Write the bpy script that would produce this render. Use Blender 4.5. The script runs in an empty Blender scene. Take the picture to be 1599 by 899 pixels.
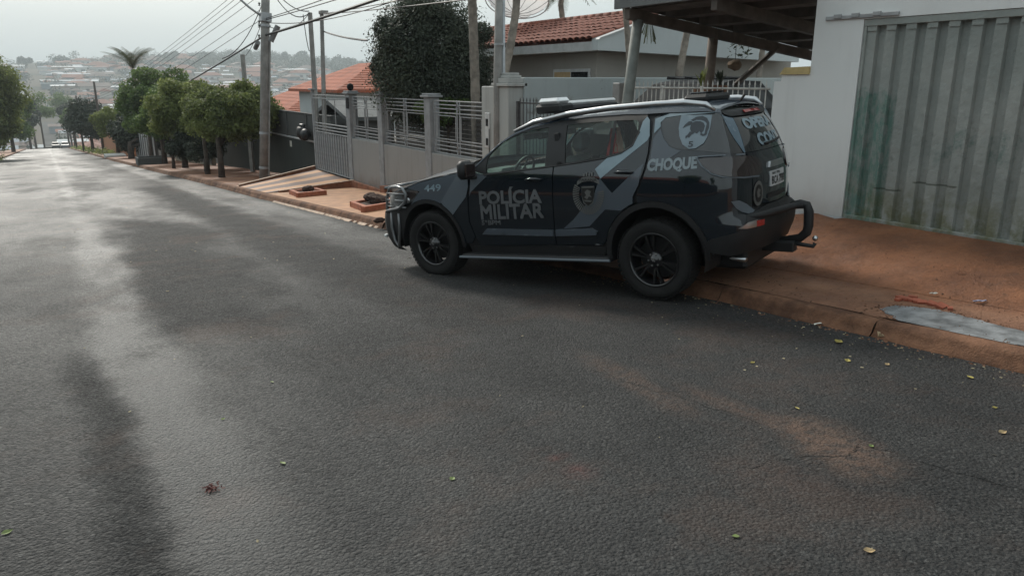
import bpy, bmesh, math, random
import numpy as np
from mathutils import Vector, Matrix, geometry
R = math.radians
rnd = random.Random(7)
scene = bpy.context.scene
col = scene.collection

# ------------------------------------------------------------------ camera, sky, sun, exposure
CZ, F, PITCH, YAW, SL = 1.7, 1180.0, R(15.3085), R(31.2792), 0.06535
cam_data = bpy.data.cameras.new("camera")
cam_data.sensor_width = 36.0
cam_data.lens = 36.0 * F / 1599.0
cam_data.clip_start = 0.05
cam_data.clip_end = 12000.0
cam = bpy.data.objects.new("camera", cam_data)
cam.location = (0, 0, CZ)
cam.rotation_euler = (R(90) - PITCH, 0, -YAW)
col.objects.link(cam)
scene.camera = cam

SUN_EL, SUN_AZ = R(36), R(2)          # azimuth clockwise from +Y
world = bpy.data.worlds.new("World")
scene.world = world
world.use_nodes = True
wn, wl = world.node_tree.nodes, world.node_tree.links
bg = wn["Background"]
sky = wn.new("ShaderNodeTexSky")
sky.sky_type = 'NISHITA'
sky.sun_disc = False
sky.sun_elevation = SUN_EL
sky.sun_rotation = SUN_AZ
sky.air_density = 1.6
sky.dust_density = 6.0
sky.ozone_density = 1.5
hs = wn.new("ShaderNodeHueSaturation")
hs.inputs["Saturation"].default_value = 0.45
hs.inputs["Value"].default_value = 1.0
wl.new(sky.outputs[0], hs.inputs["Color"])
wmix = wn.new("ShaderNodeMix"); wmix.data_type = 'RGBA'
wmix.inputs[0].default_value = 0.72
wmix.inputs[7].default_value = (5.7, 6.6, 6.8, 1)
wl.new(hs.outputs[0], wmix.inputs[6])
# thin uneven overcast
wtc = wn.new("ShaderNodeTexCoord"); wnz = wn.new("ShaderNodeTexNoise")
wnz.inputs["Scale"].default_value = 2.2; wnz.inputs["Detail"].default_value = 4
wl.new(wtc.outputs["Generated"], wnz.inputs["Vector"])
wrmp = wn.new("ShaderNodeMapRange")
wrmp.inputs[1].default_value = 0.3; wrmp.inputs[2].default_value = 0.7
wrmp.inputs[3].default_value = 0.92; wrmp.inputs[4].default_value = 1.08
wl.new(wnz.outputs[0], wrmp.inputs[0])
wmul = wn.new("ShaderNodeVectorMath"); wmul.operation = 'SCALE'
wl.new(wmix.outputs[2], wmul.inputs[0]); wl.new(wrmp.outputs[0], wmul.inputs["Scale"])
wl.new(wmul.outputs[0], bg.inputs[0])
bg.inputs[1].default_value = 0.10

sun_data = bpy.data.lights.new("sun", 'SUN')
sun_data.energy = 2.0
sun_data.angle = R(11)
sun_data.color = (1.0, 0.95, 0.86)
sun = bpy.data.objects.new("sun", sun_data)
sd = Vector((math.sin(SUN_AZ) * math.cos(SUN_EL), math.cos(SUN_AZ) * math.cos(SUN_EL), math.sin(SUN_EL)))
sun.rotation_euler = (-sd).to_track_quat('-Z', 'Y').to_euler()
sun.location = (0, 30, 40)
col.objects.link(sun)
scene.view_settings.view_transform = 'Standard'
scene.view_settings.look = 'None'
scene.view_settings.gamma = 1
scene.view_settings.exposure = 0.45
scene.cycles.max_bounces = 7
scene.cycles.transparent_max_bounces = 16
scene.cycles.use_denoising = True

# ------------------------------------------------------------------ photo measurements -> real points
_cp, _sp, _cy, _sy = math.cos(PITCH), math.sin(PITCH), math.cos(YAW), math.sin(YAW)
def ray(x, y):
    l = x - 800.0; u = 450.0 - y
    f = F * _cp + u * _sp; up = u * _cp - F * _sp
    return Vector((f * _sy + l * _cy, f * _cy - l * _sy, up))
def gnd(x, y, c=0.0):
    d = ray(x, y); t = (CZ - c) / (-d[2] - SL * d[1]); return Vector((d[0] * t, d[1] * t, CZ + d[2] * t))
def atX(x, y, X):
    d = ray(x, y); t = X / d[0]; return Vector((X, d[1] * t, CZ + d[2] * t))
def atY(x, y, Y):
    d = ray(x, y); t = Y / d[1]; return Vector((d[0] * t, Y, CZ + d[2] * t))
def road_z(Y): return -SL * Y

# ------------------------------------------------------------------ object helpers
def link(o, parent=None):
    col.objects.link(o)
    if parent is not None: o.parent = parent
    return o
def empty(name, loc=(0, 0, 0), rz=0.0):
    o = bpy.data.objects.new(name, None); o.location = loc; o.rotation_euler = (0, 0, rz)
    o.empty_display_size = 0.2
    return link(o)
def tag(o, label=None, cat=None, group=None, kind=None):
    if label: o["label"] = label
    if cat: o["category"] = cat
    if group: o["group"] = group
    if kind: o["kind"] = kind
    return o
def mesh_from(name, V, Fc, mat=None, smooth=False, mats=None, mi=None):
    m = bpy.data.meshes.new(name); m.from_pydata([tuple(v) for v in V], [], [tuple(f) for f in Fc])
    if mats:
        for q in mats: m.materials.append(q)
        if mi is not None: m.polygons.foreach_set("material_index", mi)
    elif mat: m.materials.append(mat)
    if smooth: m.polygons.foreach_set("use_smooth", [True] * len(m.polygons))
    m.update(); return m
def mk(name, V, Fc, mat, parent=None, smooth=False):
    return link(bpy.data.objects.new(name, mesh_from(name, V, Fc, mat, smooth)), parent)
def inst(name, mesh, parent=None, loc=(0, 0, 0), rot=(0, 0, 0), sc=(1, 1, 1)):
    o = bpy.data.objects.new(name, mesh); o.location = loc; o.rotation_euler = rot; o.scale = sc
    return link(o, parent)
class B:
    """collects shapes into one mesh"""
    def __init__(s): s.V = []; s.F = []
    def add(s, V, Fc):
        n = len(s.V); s.V += [Vector(v) for v in V]; s.F += [tuple(i + n for i in f) for f in Fc]; return s
    def box(s, a, b, M=None):
        x0, y0, z0 = a; x1, y1, z1 = b
        V = [(x0,y0,z0),(x1,y0,z0),(x1,y1,z0),(x0,y1,z0),(x0,y0,z1),(x1,y0,z1),(x1,y1,z1),(x0,y1,z1)]
        if M: V = [M @ Vector(v) for v in V]
        return s.add(V, [(0,3,2,1),(4,5,6,7),(0,1,5,4),(1,2,6,5),(2,3,7,6),(3,0,4,7)])
    def cbox(s, a, b, c=0.01):
        """box with chamfered edges"""
        bm = bmesh.new()
        bmesh.ops.create_cube(bm, size=1.0)
        for v in bm.verts:
            v.co = Vector([(a[i] + b[i]) / 2 + v.co[i] * (b[i] - a[i]) for i in range(3)])
        bmesh.ops.bevel(bm, geom=bm.edges[:], offset=c, segments=1, affect='EDGES')
        bm.verts.index_update()
        s.add([v.co.copy() for v in bm.verts], [[v.index for v in f.verts] for f in bm.faces]); bm.free(); return s
    def tube(s, pts, r, n=8, cap=True):
        pts = [Vector(p) for p in pts]
        rs = r if isinstance(r, (list, tuple)) else [r] * len(pts)
        V = []; Fc = []; prev = None
        for i, p in enumerate(pts):
            t = (pts[min(i + 1, len(pts) - 1)] - pts[max(i - 1, 0)]).normalized()
            if prev is None:
                a = Vector((0, 0, 1)) if abs(t.z) < 0.9 else Vector((1, 0, 0)); u = t.cross(a).normalized()
            else: u = (prev - t * prev.dot(t)).normalized()
            prev = u; w = t.cross(u)
            for k in range(n):
                A = 2 * math.pi * k / n; V.append(p + (u * math.cos(A) + w * math.sin(A)) * rs[i])
        for i in range(len(pts) - 1):
            for k in range(n):
                a = i * n + k; b = i * n + (k + 1) % n; Fc.append((a, b, b + n, a + n))
        if cap: Fc.append(tuple(reversed(range(n)))); Fc.append(tuple(range((len(pts) - 1) * n, len(pts) * n)))
        return s.add(V, Fc)
    def lathe(s, prof, n=32, axis='z', c=(0, 0, 0)):
        V = []; Fc = []
        for (r, h) in prof:
            for k in range(n):
                A = 2 * math.pi * k / n; a, b = r * math.cos(A), r * math.sin(A)
                V.append({'z': (a, b, h), 'y': (a, h, b), 'x': (h, a, b)}[axis])
        V = [Vector(v) + Vector(c) for v in V]
        for i in range(len(prof) - 1):
            for k in range(n):
                a = i * n + k; b = i * n + (k + 1) % n; Fc.append((a, b, b + n, a + n))
        return s.add(V, Fc)
    def prism(s, poly, h0, h1, fn=lambda u, v, h: (u, v, h)):
        n = len(poly)
        V = [fn(u, v, h0) for u, v in poly] + [fn(u, v, h1) for u, v in poly]
        Fc = [tuple(reversed(range(n))), tuple(range(n, 2 * n))] + [(i, (i + 1) % n, n + (i + 1) % n, n + i) for i in range(n)]
        return s.add(V, Fc)
    def sheet(s, rows):
        m = len(rows[0]); V = [p for r in rows for p in r]
        return s.add(V, [(i * m + j, i * m + j + 1, (i + 1) * m + j + 1, (i + 1) * m + j) for i in range(len(rows) - 1) for j in range(m - 1)])
    def ico(s, c, r, sub=1, jit=0.0, sq=(1, 1, 1), rg=rnd):
        bm = bmesh.new(); bmesh.ops.create_icosphere(bm, subdivisions=sub, radius=1.0)
        V = [Vector((v.co.x * sq[0], v.co.y * sq[1], v.co.z * sq[2])) * r * (1 + rg.uniform(-jit, jit)) + Vector(c) for v in bm.verts]
        s.add(V, [[v.index for v in f.verts] for f in bm.faces]); bm.free(); return s
    def build(s, name, mat, parent=None, smooth=False, fix=False):
        o = mk(name, s.V, s.F, mat, parent, smooth)
        if fix:
            bm = bmesh.new(); bm.from_mesh(o.data); bmesh.ops.recalc_face_normals(bm, faces=bm.faces[:]); bm.to_mesh(o.data); bm.free()
        return o
    def mesh(s, name, mat, smooth=False): return mesh_from(name, s.V, s.F, mat, smooth)
def autosmooth(o, ang=35):
    me = o.data
    me.polygons.foreach_set("use_smooth", [True] * len(me.polygons))
    bm = bmesh.new(); bm.from_mesh(me)
    for e in bm.edges:
        if len(e.link_faces) == 2 and e.calc_face_angle(0) > R(ang): e.smooth = False
    bm.to_mesh(me); bm.free(); return o

# ------------------------------------------------------------------ materials
class N:
    """small node-graph writer"""
    def __init__(s, name):
        s.m = bpy.data.materials.new(name); s.m.use_nodes = True
        s.t = s.m.node_tree; s.n = s.t.nodes; s.l = s.t.links
        s.p = s.n["Principled BSDF"]; s.tc = s.n.new("ShaderNodeTexCoord")
        s.obj = s.tc.outputs["Object"]
    def set(s, **k):
        for a, v in k.items():
            key = {"base": "Base Color", "rough": "Roughness", "metal": "Metallic", "spec": "Specular IOR Level", "coat": "Coat Weight", "crough": "Coat Roughness", "sheen": "Sheen Weight", "trans": "Transmission Weight", "ior": "IOR", "alpha": "Alpha", "emis": "Emission Color", "emisS": "Emission Strength", "sub": "Subsurface Weight"}[a]
            i = s.p.inputs[key]
            if isinstance(v, bpy.types.NodeSocket): s.l.new(v, i)
            elif isinstance(v, (tuple, list)): i.default_value = tuple(v) + ((1,) if len(v) == 3 else ())
            else: i.default_value = v
        return s
    def val(s, sock, v):
        if isinstance(v, bpy.types.NodeSocket): s.l.new(v, sock)
        elif isinstance(v, (tuple, list)) and len(v) == 3 and sock.type == 'RGBA': sock.default_value = tuple(v) + (1,)
        else: sock.default_value = v
    def noise(s, scale, detail=4, rough=0.55, vec=None, dist=0.0):
        t = s.n.new("ShaderNodeTexNoise"); t.inputs["Scale"].default_value = scale; t.inputs["Detail"].default_value = detail
        t.inputs["Roughness"].default_value = rough; t.inputs["Distortion"].default_value = dist
        s.l.new(vec or s.obj, t.inputs["Vector"]); return t.outputs["Fac"]
    def voro(s, scale, vec=None, feat='F1', out="Distance"):
        t = s.n.new("ShaderNodeTexVoronoi"); t.feature = feat; t.inputs["Scale"].default_value = scale
        s.l.new(vec or s.obj, t.inputs["Vector"]); return t.outputs[out]
    def mapv(s, scale=(1, 1, 1), loc=(0, 0, 0), rot=(0, 0, 0), vec=None):
        t = s.n.new("ShaderNodeMapping"); t.inputs["Scale"].default_value = scale; t.inputs["Location"].default_value = loc; t.inputs["Rotation"].default_value = rot
        s.l.new(vec or s.obj, t.inputs["Vector"]); return t.outputs[0]
    def ramp(s, fac, a, b, lo=0.0, hi=1.0):
        t = s.n.new("ShaderNodeMapRange"); t.inputs[1].default_value = a; t.inputs[2].default_value = b
        t.inputs[3].default_value = lo; t.inputs[4].default_value = hi; t.interpolation_type = 'SMOOTHSTEP'
        s.l.new(fac, t.inputs[0]); return t.outputs[0]
    def mix(s, fac, a, b):
        t = s.n.new("ShaderNodeMix"); t.data_type = 'RGBA'
        s.val(t.inputs[0], fac); s.val(t.inputs[6], a); s.val(t.inputs[7], b); return t.outputs[2]
    def math(s, op, a, b=0.0, clamp=False):
        t = s.n.new("ShaderNodeMath"); t.operation = op; t.use_clamp = clamp
        s.val(t.inputs[0], a); s.val(t.inputs[1], b); return t.outputs[0]
    def sep(s, vec=None):
        t = s.n.new("ShaderNodeSeparateXYZ"); s.l.new(vec or s.obj, t.inputs[0]); return t.outputs
    def geo(s): return s.n.new("ShaderNodeNewGeometry").outputs
    def rand(s): return s.n.new("ShaderNodeObjectInfo").outputs["Random"]
    def bump(s, h, strength=0.3, dist=0.01):
        t = s.n.new("ShaderNodeBump"); t.inputs["Strength"].default_value = strength; t.inputs["Distance"].default_value = dist
        s.l.new(h, t.inputs["Height"]); s.l.new(t.outputs[0], s.p.inputs["Normal"]); return s
    def blob(s, x, y, rx, ry, ang=0.0, soft=0.5, wob=0.35):
        """1 inside an uneven ellipse lying on the XY plane, 0 outside"""
        nz = s.n.new("ShaderNodeTexNoise"); nz.inputs["Scale"].default_value = 1.6; nz.inputs["Detail"].default_value = 5
        s.l.new(s.obj, nz.inputs["Vector"])
        v = s.n.new("ShaderNodeVectorMath"); v.operation = 'SUBTRACT'; s.l.new(s.obj, v.inputs[0]); v.inputs[1].default_value = (x, y, 0)
        r = s.n.new("ShaderNodeVectorRotate"); r.rotation_type = 'Z_AXIS'; s.l.new(v.outputs[0], r.inputs["Vector"]); r.inputs["Angle"].default_value = -ang
        m = s.n.new("ShaderNodeVectorMath"); m.operation = 'MULTIPLY'; s.l.new(r.outputs[0], m.inputs[0]); m.inputs[1].default_value = (1 / rx, 1 / ry, 0)
        L = s.n.new("ShaderNodeVectorMath"); L.operation = 'LENGTH'; s.l.new(m.outputs[0], L.inputs[0])
        d = s.math('ADD', L.outputs["Value"], s.math('MULTIPLY', s.math('SUBTRACT', nz.outputs["Fac"], 0.5), wob * 4))
        return s.ramp(d, 1 - soft, 1 + soft, 1.0, 0.0)

def simple(name, c, rough=0.7, metal=0.0, var=0.12, scale=6.0, bump=0.0, bs=60.0, coat=0.0, spec=0.5):
    g = N(name)
    nz = g.noise(scale, 5)
    f = g.ramp(nz, 0.3, 0.7, 0, 1)
    lo = tuple(x * (1 - var) for x in c); hi = tuple(min(1, x * (1 + var)) for x in c)
    g.set(base=g.mix(f, lo, hi), rough=rough, metal=metal, coat=coat, spec=spec)
    if bump: g.bump(g.noise(bs, 3), bump, 0.01)
    return g.m
def wall_mat(name, c, dirt=(0.12, 0.10, 0.08), streak=0.35, base_dirt=0.0, zb=0.0, patch=None, rough=0.85, bump=0.25):
    g = N(name)
    v = g.mapv((3.0, 3.0, 0.35)); st = g.ramp(g.noise(1.6, 6, 0.65, v), 0.5, 0.8)
    bl = g.ramp(g.noise(0.9, 6, 0.6), 0.4, 0.7)
    c1 = g.mix(g.math('MULTIPLY', bl, 0.25), c, tuple(x * 0.75 for x in c))
    c2 = g.mix(g.math('MULTIPLY', st, streak), c1, dirt)
    if base_dirt:
        z = g.sep()[2]
        zz = g.math('ADD', z, g.math('MULTIPLY', g.noise(2.5, 5), 0.5))
        c2 = g.mix(g.ramp(zz, zb + 0.25, zb + 0.75, base_dirt, 0.0), c2, (0.16, 0.08, 0.045))
    if patch: c2 = g.mix(g.ramp(g.noise(2.3, 8, 0.7), 0.58, 0.64), c2, patch)
    g.set(base=c2, rough=rough, spec=0.3)
    g.bump(g.math('ADD', g.noise(45, 4), g.math('MULTIPLY', g.noise(5, 4), 2.0)), bump, 0.01)
    return g.m
def leaf_mat(name, dark, light, nscale=1.2, trans=0.25):
    g = N(name)
    f = g.ramp(g.noise(nscale, 3), 0.32, 0.68)
    isl = g.geo()["Random Per Island"]
    f2 = g.math('ADD', g.math('MULTIPLY', f, 0.55), g.math('MULTIPLY', isl, 0.45), True)
    c = g.mix(f2, dark, light)
    g.set(base=c, rough=0.6, spec=0.35)
    tr = g.n.new("ShaderNodeBsdfTranslucent"); g.l.new(c, tr.inputs[0])
    mx = g.n.new("ShaderNodeMixShader"); mx.inputs[0].default_value = trans
    g.l.new(g.p.outputs[0], mx.inputs[1]); g.l.new(tr.outputs[0], mx.inputs[2])
    g.l.new(mx.outputs[0], g.n["Material Output"].inputs[0])
    return g.m

# --- asphalt: wet, patchy, with red dust
g = N("asphalt")
big = g.noise(0.22, 5, 0.6, g.mapv((1.6, 0.55, 1)))
mid = g.noise(1.7, 6, 0.65)
fine = g.noise(105, 3, 0.65)
cells = g.voro(58)
base = g.mix(g.ramp(mid, 0.3, 0.7), (0.020, 0.0205, 0.0215), (0.038, 0.038, 0.038))
grn_ = g.ramp(g.noise(1.3, 5, .65), .35, .65, .25, .95)
base = g.mix(g.math('MULTIPLY', g.ramp(fine, 0.52, 0.68), grn_), base, (0.11, 0.107, 0.10))
base = g.mix(g.ramp(g.noise(48, 4, .75), 0.50, 0.60, 0, .9), base, (0.007, 0.007, 0.0075))
base = g.mix(g.math('MULTIPLY', g.ramp(g.voro(70, None, 'F1', 'Color'), 0.80, 0.92), 0.5), base, (0.10, 0.10, 0.098))
red = g.math('MULTIPLY', g.ramp(g.noise(0.8, 7, 0.7), 0.5, 0.68), 0.28)
base = g.mix(red, base, (0.105, 0.062, 0.045))
def P2(px, py): p = gnd(px, py); return p.x, p.y
for (cx, cy, rx, ry, an, wgt, cc) in [
        (*P2(1290, 690), 0.17, 0.36, -0.35, 0.85, (0.17, 0.105, 0.075)), (*P2(1160, 640), 0.09, 0.55, -0.05, 0.6, (0.15, 0.09, 0.065)),
        (*P2(990, 595), 0.10, 0.6, -0.15, 0.55, (0.14, 0.085, 0.06)), (*P2(905, 735), 0.10, 0.10, 0, 0.6, (0.16, 0.045, 0.035)),
        (*P2(870, 715), 0.08, 0.05, 0, 0.6, (0.15, 0.05, 0.04)), (*P2(1210, 745), 0.14, 0.3, 0.3, 0.3, (0.14, 0.08, 0.06))]:
    base = g.mix(g.math('MULTIPLY', g.math('MULTIPLY', g.blob(cx, cy, rx, ry, an, 0.8, 0.6), wgt * .8), g.ramp(g.noise(14, 6, .7), .35, .62, .25, 1)), base, cc)
# a crack through the asphalt
def crack(pts, wid):
    acc = None
    for (a, b) in zip(pts[:-1], pts[1:]):
        ax, ay = P2(*a); bx, by = P2(*b); L = math.hypot(bx - ax, by - ay); an = math.atan2(by - ay, bx - ax)
        v = g.n.new("ShaderNodeVectorMath"); v.operation = 'SUBTRACT'; g.l.new(wob, v.inputs[0]); v.inputs[1].default_value = ((ax + bx) / 2, (ay + by) / 2, 0)
        r = g.n.new("ShaderNodeVectorRotate"); r.rotation_type = 'Z_AXIS'; g.l.new(v.outputs[0], r.inputs["Vector"]); r.inputs["Angle"].default_value = -an
        s3 = g.sep(r.outputs[0])
        k = g.math('MULTIPLY', g.ramp(g.math('ABSOLUTE', s3[1]), wid * 0.4, wid, 1, 0), g.math('LESS_THAN', g.math('ABSOLUTE', s3[0]), L / 2 + 0.01))
        acc = k if acc is None else g.math('MAXIMUM', acc, k)
    return acc
wb = g.n.new("ShaderNodeTexNoise"); wb.inputs["Scale"].default_value = 9; wb.inputs["Detail"].default_value = 5; g.l.new(g.obj, wb.inputs["Vector"])
wv = g.n.new("ShaderNodeVectorMath"); wv.operation = 'MULTIPLY_ADD'; g.l.new(wb.outputs["Color"], wv.inputs[0]); wv.inputs[1].default_value = (0.12, 0.12, 0); g.l.new(g.obj, wv.inputs[2])
wob0 = g.n.new("ShaderNodeVectorMath"); wob0.operation = 'SUBTRACT'; g.l.new(wv.outputs[0], wob0.inputs[0]); wob0.inputs[1].default_value = (0.06, 0.06, 0)
wob = wob0.outputs[0]
crk = crack([(1150, 735), (1220, 718), (1320, 710), (1345, 695), (1400, 705), (1480, 735), (1640, 775)], 0.007)
crk = g.math('MAXIMUM', crk, crack([(880, 560), (960, 590), (1060, 620), (1180, 660)], 0.005))
crk = g.math('MULTIPLY', crk, g.ramp(g.noise(5, 5, .7), .38, .55, .1, 1))
base = g.mix(crk, base, (0.008, 0.008, 0.008))
# wetness: damp film = lower roughness; streaks with less film are rougher
wet = g.ramp(big, 0.40, 0.62, 0.0, 1.0)
sx, sy2 = g.sep()[0], g.sep()[1]
wA = g.math('MULTIPLY', g.math('SUBTRACT', g.noise(1.1, 6, 0.6), 0.5), 1.0)
wB = g.math('MULTIPLY', g.math('SUBTRACT', g.noise(0.35, 6, 0.65, g.mapv((1, .5, 1), (7, 3, 0))), 0.5), 5.0)
def streak(x0, hw, y0, y1, wob_, soft, sy=1.2):
    d = g.math('ABSOLUTE', g.math('SUBTRACT', g.math('ADD', sx, wob_), x0))
    k = g.ramp(d, hw * (1 - soft), hw * (1 + soft), 1, 0)
    yw = g.math('ADD', sy2, g.math('MULTIPLY', wob_, 2.0))
    return g.math('MULTIPLY', k, g.math('MULTIPLY', g.ramp(yw, y0 - sy, y0 + sy, 0, 1), g.ramp(yw, y1 - sy, y1 + sy, 1, 0)))
dry = streak(0.0, 0.125, 1.0, 6.6, g.math('ADD', g.math('ADD', g.math('MULTIPLY', wA, 0.30), g.math('MULTIPLY', g.math('SUBTRACT', g.noise(6, 6, .7), .5), .16)), g.math('MULTIPLY', g.math('SUBTRACT', sy2, 7.0), 0.030)), 0.75, 0.7)  # narrow strip near the camera: less film, rougher, less specular
dry = g.math('MAXIMUM', dry, streak(3.05, 0.55, 5.0, 30.0, wA, 0.6))
dry = g.math('MAXIMUM', dry, streak(1.5, 1.0, 7.0, 18.0, wB, 0.5))
dry = g.math('MAXIMUM', dry, g.ramp(g.noise(0.42, 7, 0.62, g.mapv((1.3, .42, 1), (2.2, 1.3, 0))), 0.45, 0.68, 0, 0.70))
lane = g.math('MULTIPLY', g.math('MAXIMUM', g.math('MULTIPLY', g.ramp(g.math('ABSOLUTE', g.math('SUBTRACT', g.math('ADD', sx, g.math('MULTIPLY', wA, .5)), 0.42)), 0.06, 0.46, 1, 0), 1.0), g.ramp(sy2, 9, 22, 0, .70)), g.ramp(g.math('ADD', sx, g.math('MULTIPLY', wA, .8)), 1.6, 3.6, 1, .25))
lane = g.math('MAXIMUM', lane, g.math('MULTIPLY', streak(4.15, .55, 7.0, 60.0, g.math('MULTIPLY', wA, .5), .5), .8))
film = g.math('MULTIPLY', g.math('SUBTRACT', 1.0, g.math('MULTIPLY', dry, 0.9)), g.math('MULTIPLY', g.math('ADD', g.ramp(sx, .3, 4.0, .46, .20), g.math('MULTIPLY', lane, 0.60)), g.math('ADD', 0.65, g.math('MULTIPLY', wet, 0.35))))
base = g.mix(g.math('MULTIPLY', film, 0.25), base, (0.018, 0.018, 0.019))
rr = g.math('ADD', g.math('SUBTRACT', 0.80, g.math('MULTIPLY', film, 0.42)), g.math('MULTIPLY', g.math('SUBTRACT', g.voro(58, None, 'F1', 'Color'), .5), 0.30))
g.set(base=base, rough=rr, spec=g.math('ADD', 0.20, g.math('MULTIPLY', film, 0.75)))
hgt = g.math('ADD', g.math('MULTIPLY', cells, -0.8), g.math('ADD', g.math('MULTIPLY', fine, 0.8), g.math('MULTIPLY', crk, -2.0)))
g.bump(hgt, 1.0, 0.016)
M_ASPH = g.m

g = N("red_dusted_concrete")
a = g.ramp(g.noise(1.3, 7, 0.65), 0.35, 0.68)
ux = g.ramp(g.math("ADD", g.sep()[0], g.math("MULTIPLY", g.noise(.8, 4), .5)), 6.35, 6.75)
a = g.math("ADD", g.math("MULTIPLY", a, .7), g.math("MULTIPLY", g.ramp(g.noise(22, 8, .75), .35, .65), .3))
c = g.mix(a, (0.17, 0.080, 0.048), (0.34, 0.175, 0.105))
c = g.mix(ux, c, g.mix(a, (0.13, 0.055, 0.030), (0.29, 0.125, 0.062)))
c = g.mix(g.ramp(g.noise(6, 6, 0.7), 0.55, 0.75, 0, 0.55), c, (0.07, 0.045, 0.035))
ck = g.ramp(g.voro(1.1, g.mapv((1, 1, 1)), 'DISTANCE_TO_EDGE'), 0.0, 0.018, 1, 0)
c = g.mix(g.math('MULTIPLY', ck, g.ramp(g.noise(0.9, 2), 0.6, 0.68, 0, .6)), c, (0.03, 0.02, 0.018))
g.set(base=c, rough=g.ramp(g.noise(2.0, 4), 0.3, 0.7, 0.55, 0.9), spec=0.3)
g.bump(g.math('ADD', g.noise(60, 4), g.math('MULTIPLY', g.noise(7, 7, .7), 3.5)), 0.9, 0.015)
M_PAVE = g.m
g = N("kerb_concrete")
a = g.ramp(g.noise(3, 7, 0.7), 0.35, 0.7)
c = g.mix(a, (0.085, 0.042, 0.026), (0.24, 0.12, 0.07))
c = g.mix(g.ramp(g.noise(12, 6, 0.7), 0.58, 0.75, 0, 0.7), c, (0.05, 0.045, 0.03))
g.set(base=c, rough=0.85, spec=0.25); g.bump(g.math('ADD', g.noise(70, 4), g.math('MULTIPLY', g.noise(12, 5), 2.5)), 0.7, 0.012)
M_KERB = g.m
M_CEM = simple("grey_cement", (0.175, 0.18, 0.185), 0.9, var=0.45, scale=7, bump=0.5)
M_PLAT = simple("ochre_floor_screed", (0.37, 0.185, 0.09), 0.75, var=0.2, scale=3, bump=0.3)
M_REDC = simple("red_painted_concrete", (0.22, 0.085, 0.045), 0.8, var=0.3, scale=4, bump=0.4)
M_REDT = simple("pale_worn_edge", (0.42, 0.30, 0.22), 0.8, var=0.3, scale=14, bump=0.4)
M_WHIT = wall_mat("white_painted_plaster", (0.70, 0.71, 0.70), streak=0.10, base_dirt=0.35, zb=0.0, bump=0.12)
M_GRYW = wall_mat("grey_cement_render", (0.29, 0.285, 0.275), streak=0.4, base_dirt=0.5, zb=-1.2)
M_BLUW = wall_mat("pale_blue_peeling_plaster", (0.38, 0.41, 0.405), streak=0.25, patch=(0.24, 0.24, 0.22))
M_PIL = wall_mat("off_white_rough_plaster", (0.42, 0.42, 0.40), streak=0.35)
M_DGRN = wall_mat("dark_green_painted_wall", (0.036, 0.043, 0.040), streak=0.3)
M_DGRY = wall_mat("dark_grey_block_wall", (0.085, 0.088, 0.086), streak=0.4)
M_HOUS = wall_mat("beige_house_plaster", (0.30, 0.285, 0.26), streak=0.15)
M_GABL = wall_mat("pale_gable_paint", (0.52, 0.56, 0.57), streak=0.1)
M_FASC = simple("white_fascia_paint", (0.45, 0.46, 0.46), 0.6, var=0.1)
M_TILE = simple("weathered_red_roof_tile", (0.21, 0.075, 0.05), 0.85, var=0.45, scale=2.5, bump=0.4)
M_TIL2 = simple("orange_red_roof_tile", (0.36, 0.115, 0.06), 0.85, var=0.3, scale=2.0, bump=0.4)
M_IRON = simple("grey_painted_iron", (0.30, 0.305, 0.31), 0.5, metal=0.0, var=0.15, scale=9)
M_IRN2 = simple("dark_iron", (0.06, 0.055, 0.055), 0.5, var=0.3, scale=9)
M_IRN3 = simple("pale_grey_iron", (0.50, 0.49, 0.46), 0.55, var=0.3, scale=9)
M_PIN = simple("grey_fence_pillar_render", (0.26, 0.265, 0.27), 0.8, var=0.15, scale=5, bump=0.3)
M_POLE = simple("weathered_concrete_pole", (0.26, 0.25, 0.235), 0.85, var=0.22, scale=3, bump=0.4)
M_GALV = simple("galvanised_steel", (0.38, 0.39, 0.40), 0.45, metal=0.6, var=0.15)
M_CABL = simple("black_cable_rubber", (0.03, 0.03, 0.032), 0.6)
M_BOX = simple("grey_equipment_plastic", (0.16, 0.16, 0.16), 0.6)
M_WOOD = simple("dark_stained_timber", (0.075, 0.06, 0.05), 0.75, var=0.35, scale=4, bump=0.3)
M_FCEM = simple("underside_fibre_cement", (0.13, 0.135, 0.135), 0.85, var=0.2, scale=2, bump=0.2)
M_YEL = simple("yellow_ochre_capstone", (0.48, 0.37, 0.17), 0.8, var=0.15, bump=0.3)
M_SOIL = simple("dark_earth", (0.055, 0.030, 0.022), 0.95, var=0.4, scale=20, bump=0.9, bs=40)
M_TRNK = simple("palm_trunk_bark", (0.22, 0.19, 0.16), 0.9, var=0.35, scale=6, bump=0.7, bs=25)
M_BARK = simple("dark_tree_bark", (0.06, 0.045, 0.035), 0.9, var=0.35, scale=6, bump=0.7, bs=25)
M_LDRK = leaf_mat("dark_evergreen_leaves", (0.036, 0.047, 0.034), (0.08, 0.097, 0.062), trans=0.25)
M_LMID = leaf_mat("mid_green_leaves", (0.06, 0.10, 0.035), (0.20, 0.28, 0.085), 0.5, 0.5)
M_LYEL = leaf_mat("yellow_green_leaves", (0.075, 0.10, 0.035), (0.30, 0.34, 0.11), 0.5, 0.5)
M_PALM = leaf_mat("palm_fronds", (0.045, 0.06, 0.03), (0.13, 0.14, 0.07), 0.8, 0.25)
M_GRAS = simple("verge_grass", (0.09, 0.11, 0.035), 0.9, var=0.4, scale=3, bump=0.6)
M_GRND = simple("bare_earth_ground", (0.15, 0.095, 0.06), 0.95, var=0.3, scale=0.4, bump=0.5)
g = N("hillside_ground")
c = g.mix(g.ramp(g.noise(0.012, 6, 0.65), 0.35, 0.55), (0.05, 0.06, 0.045), (0.13, 0.105, 0.08))
g.set(base=c, rough=0.95, spec=0.1); M_HILL = g.m
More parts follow.
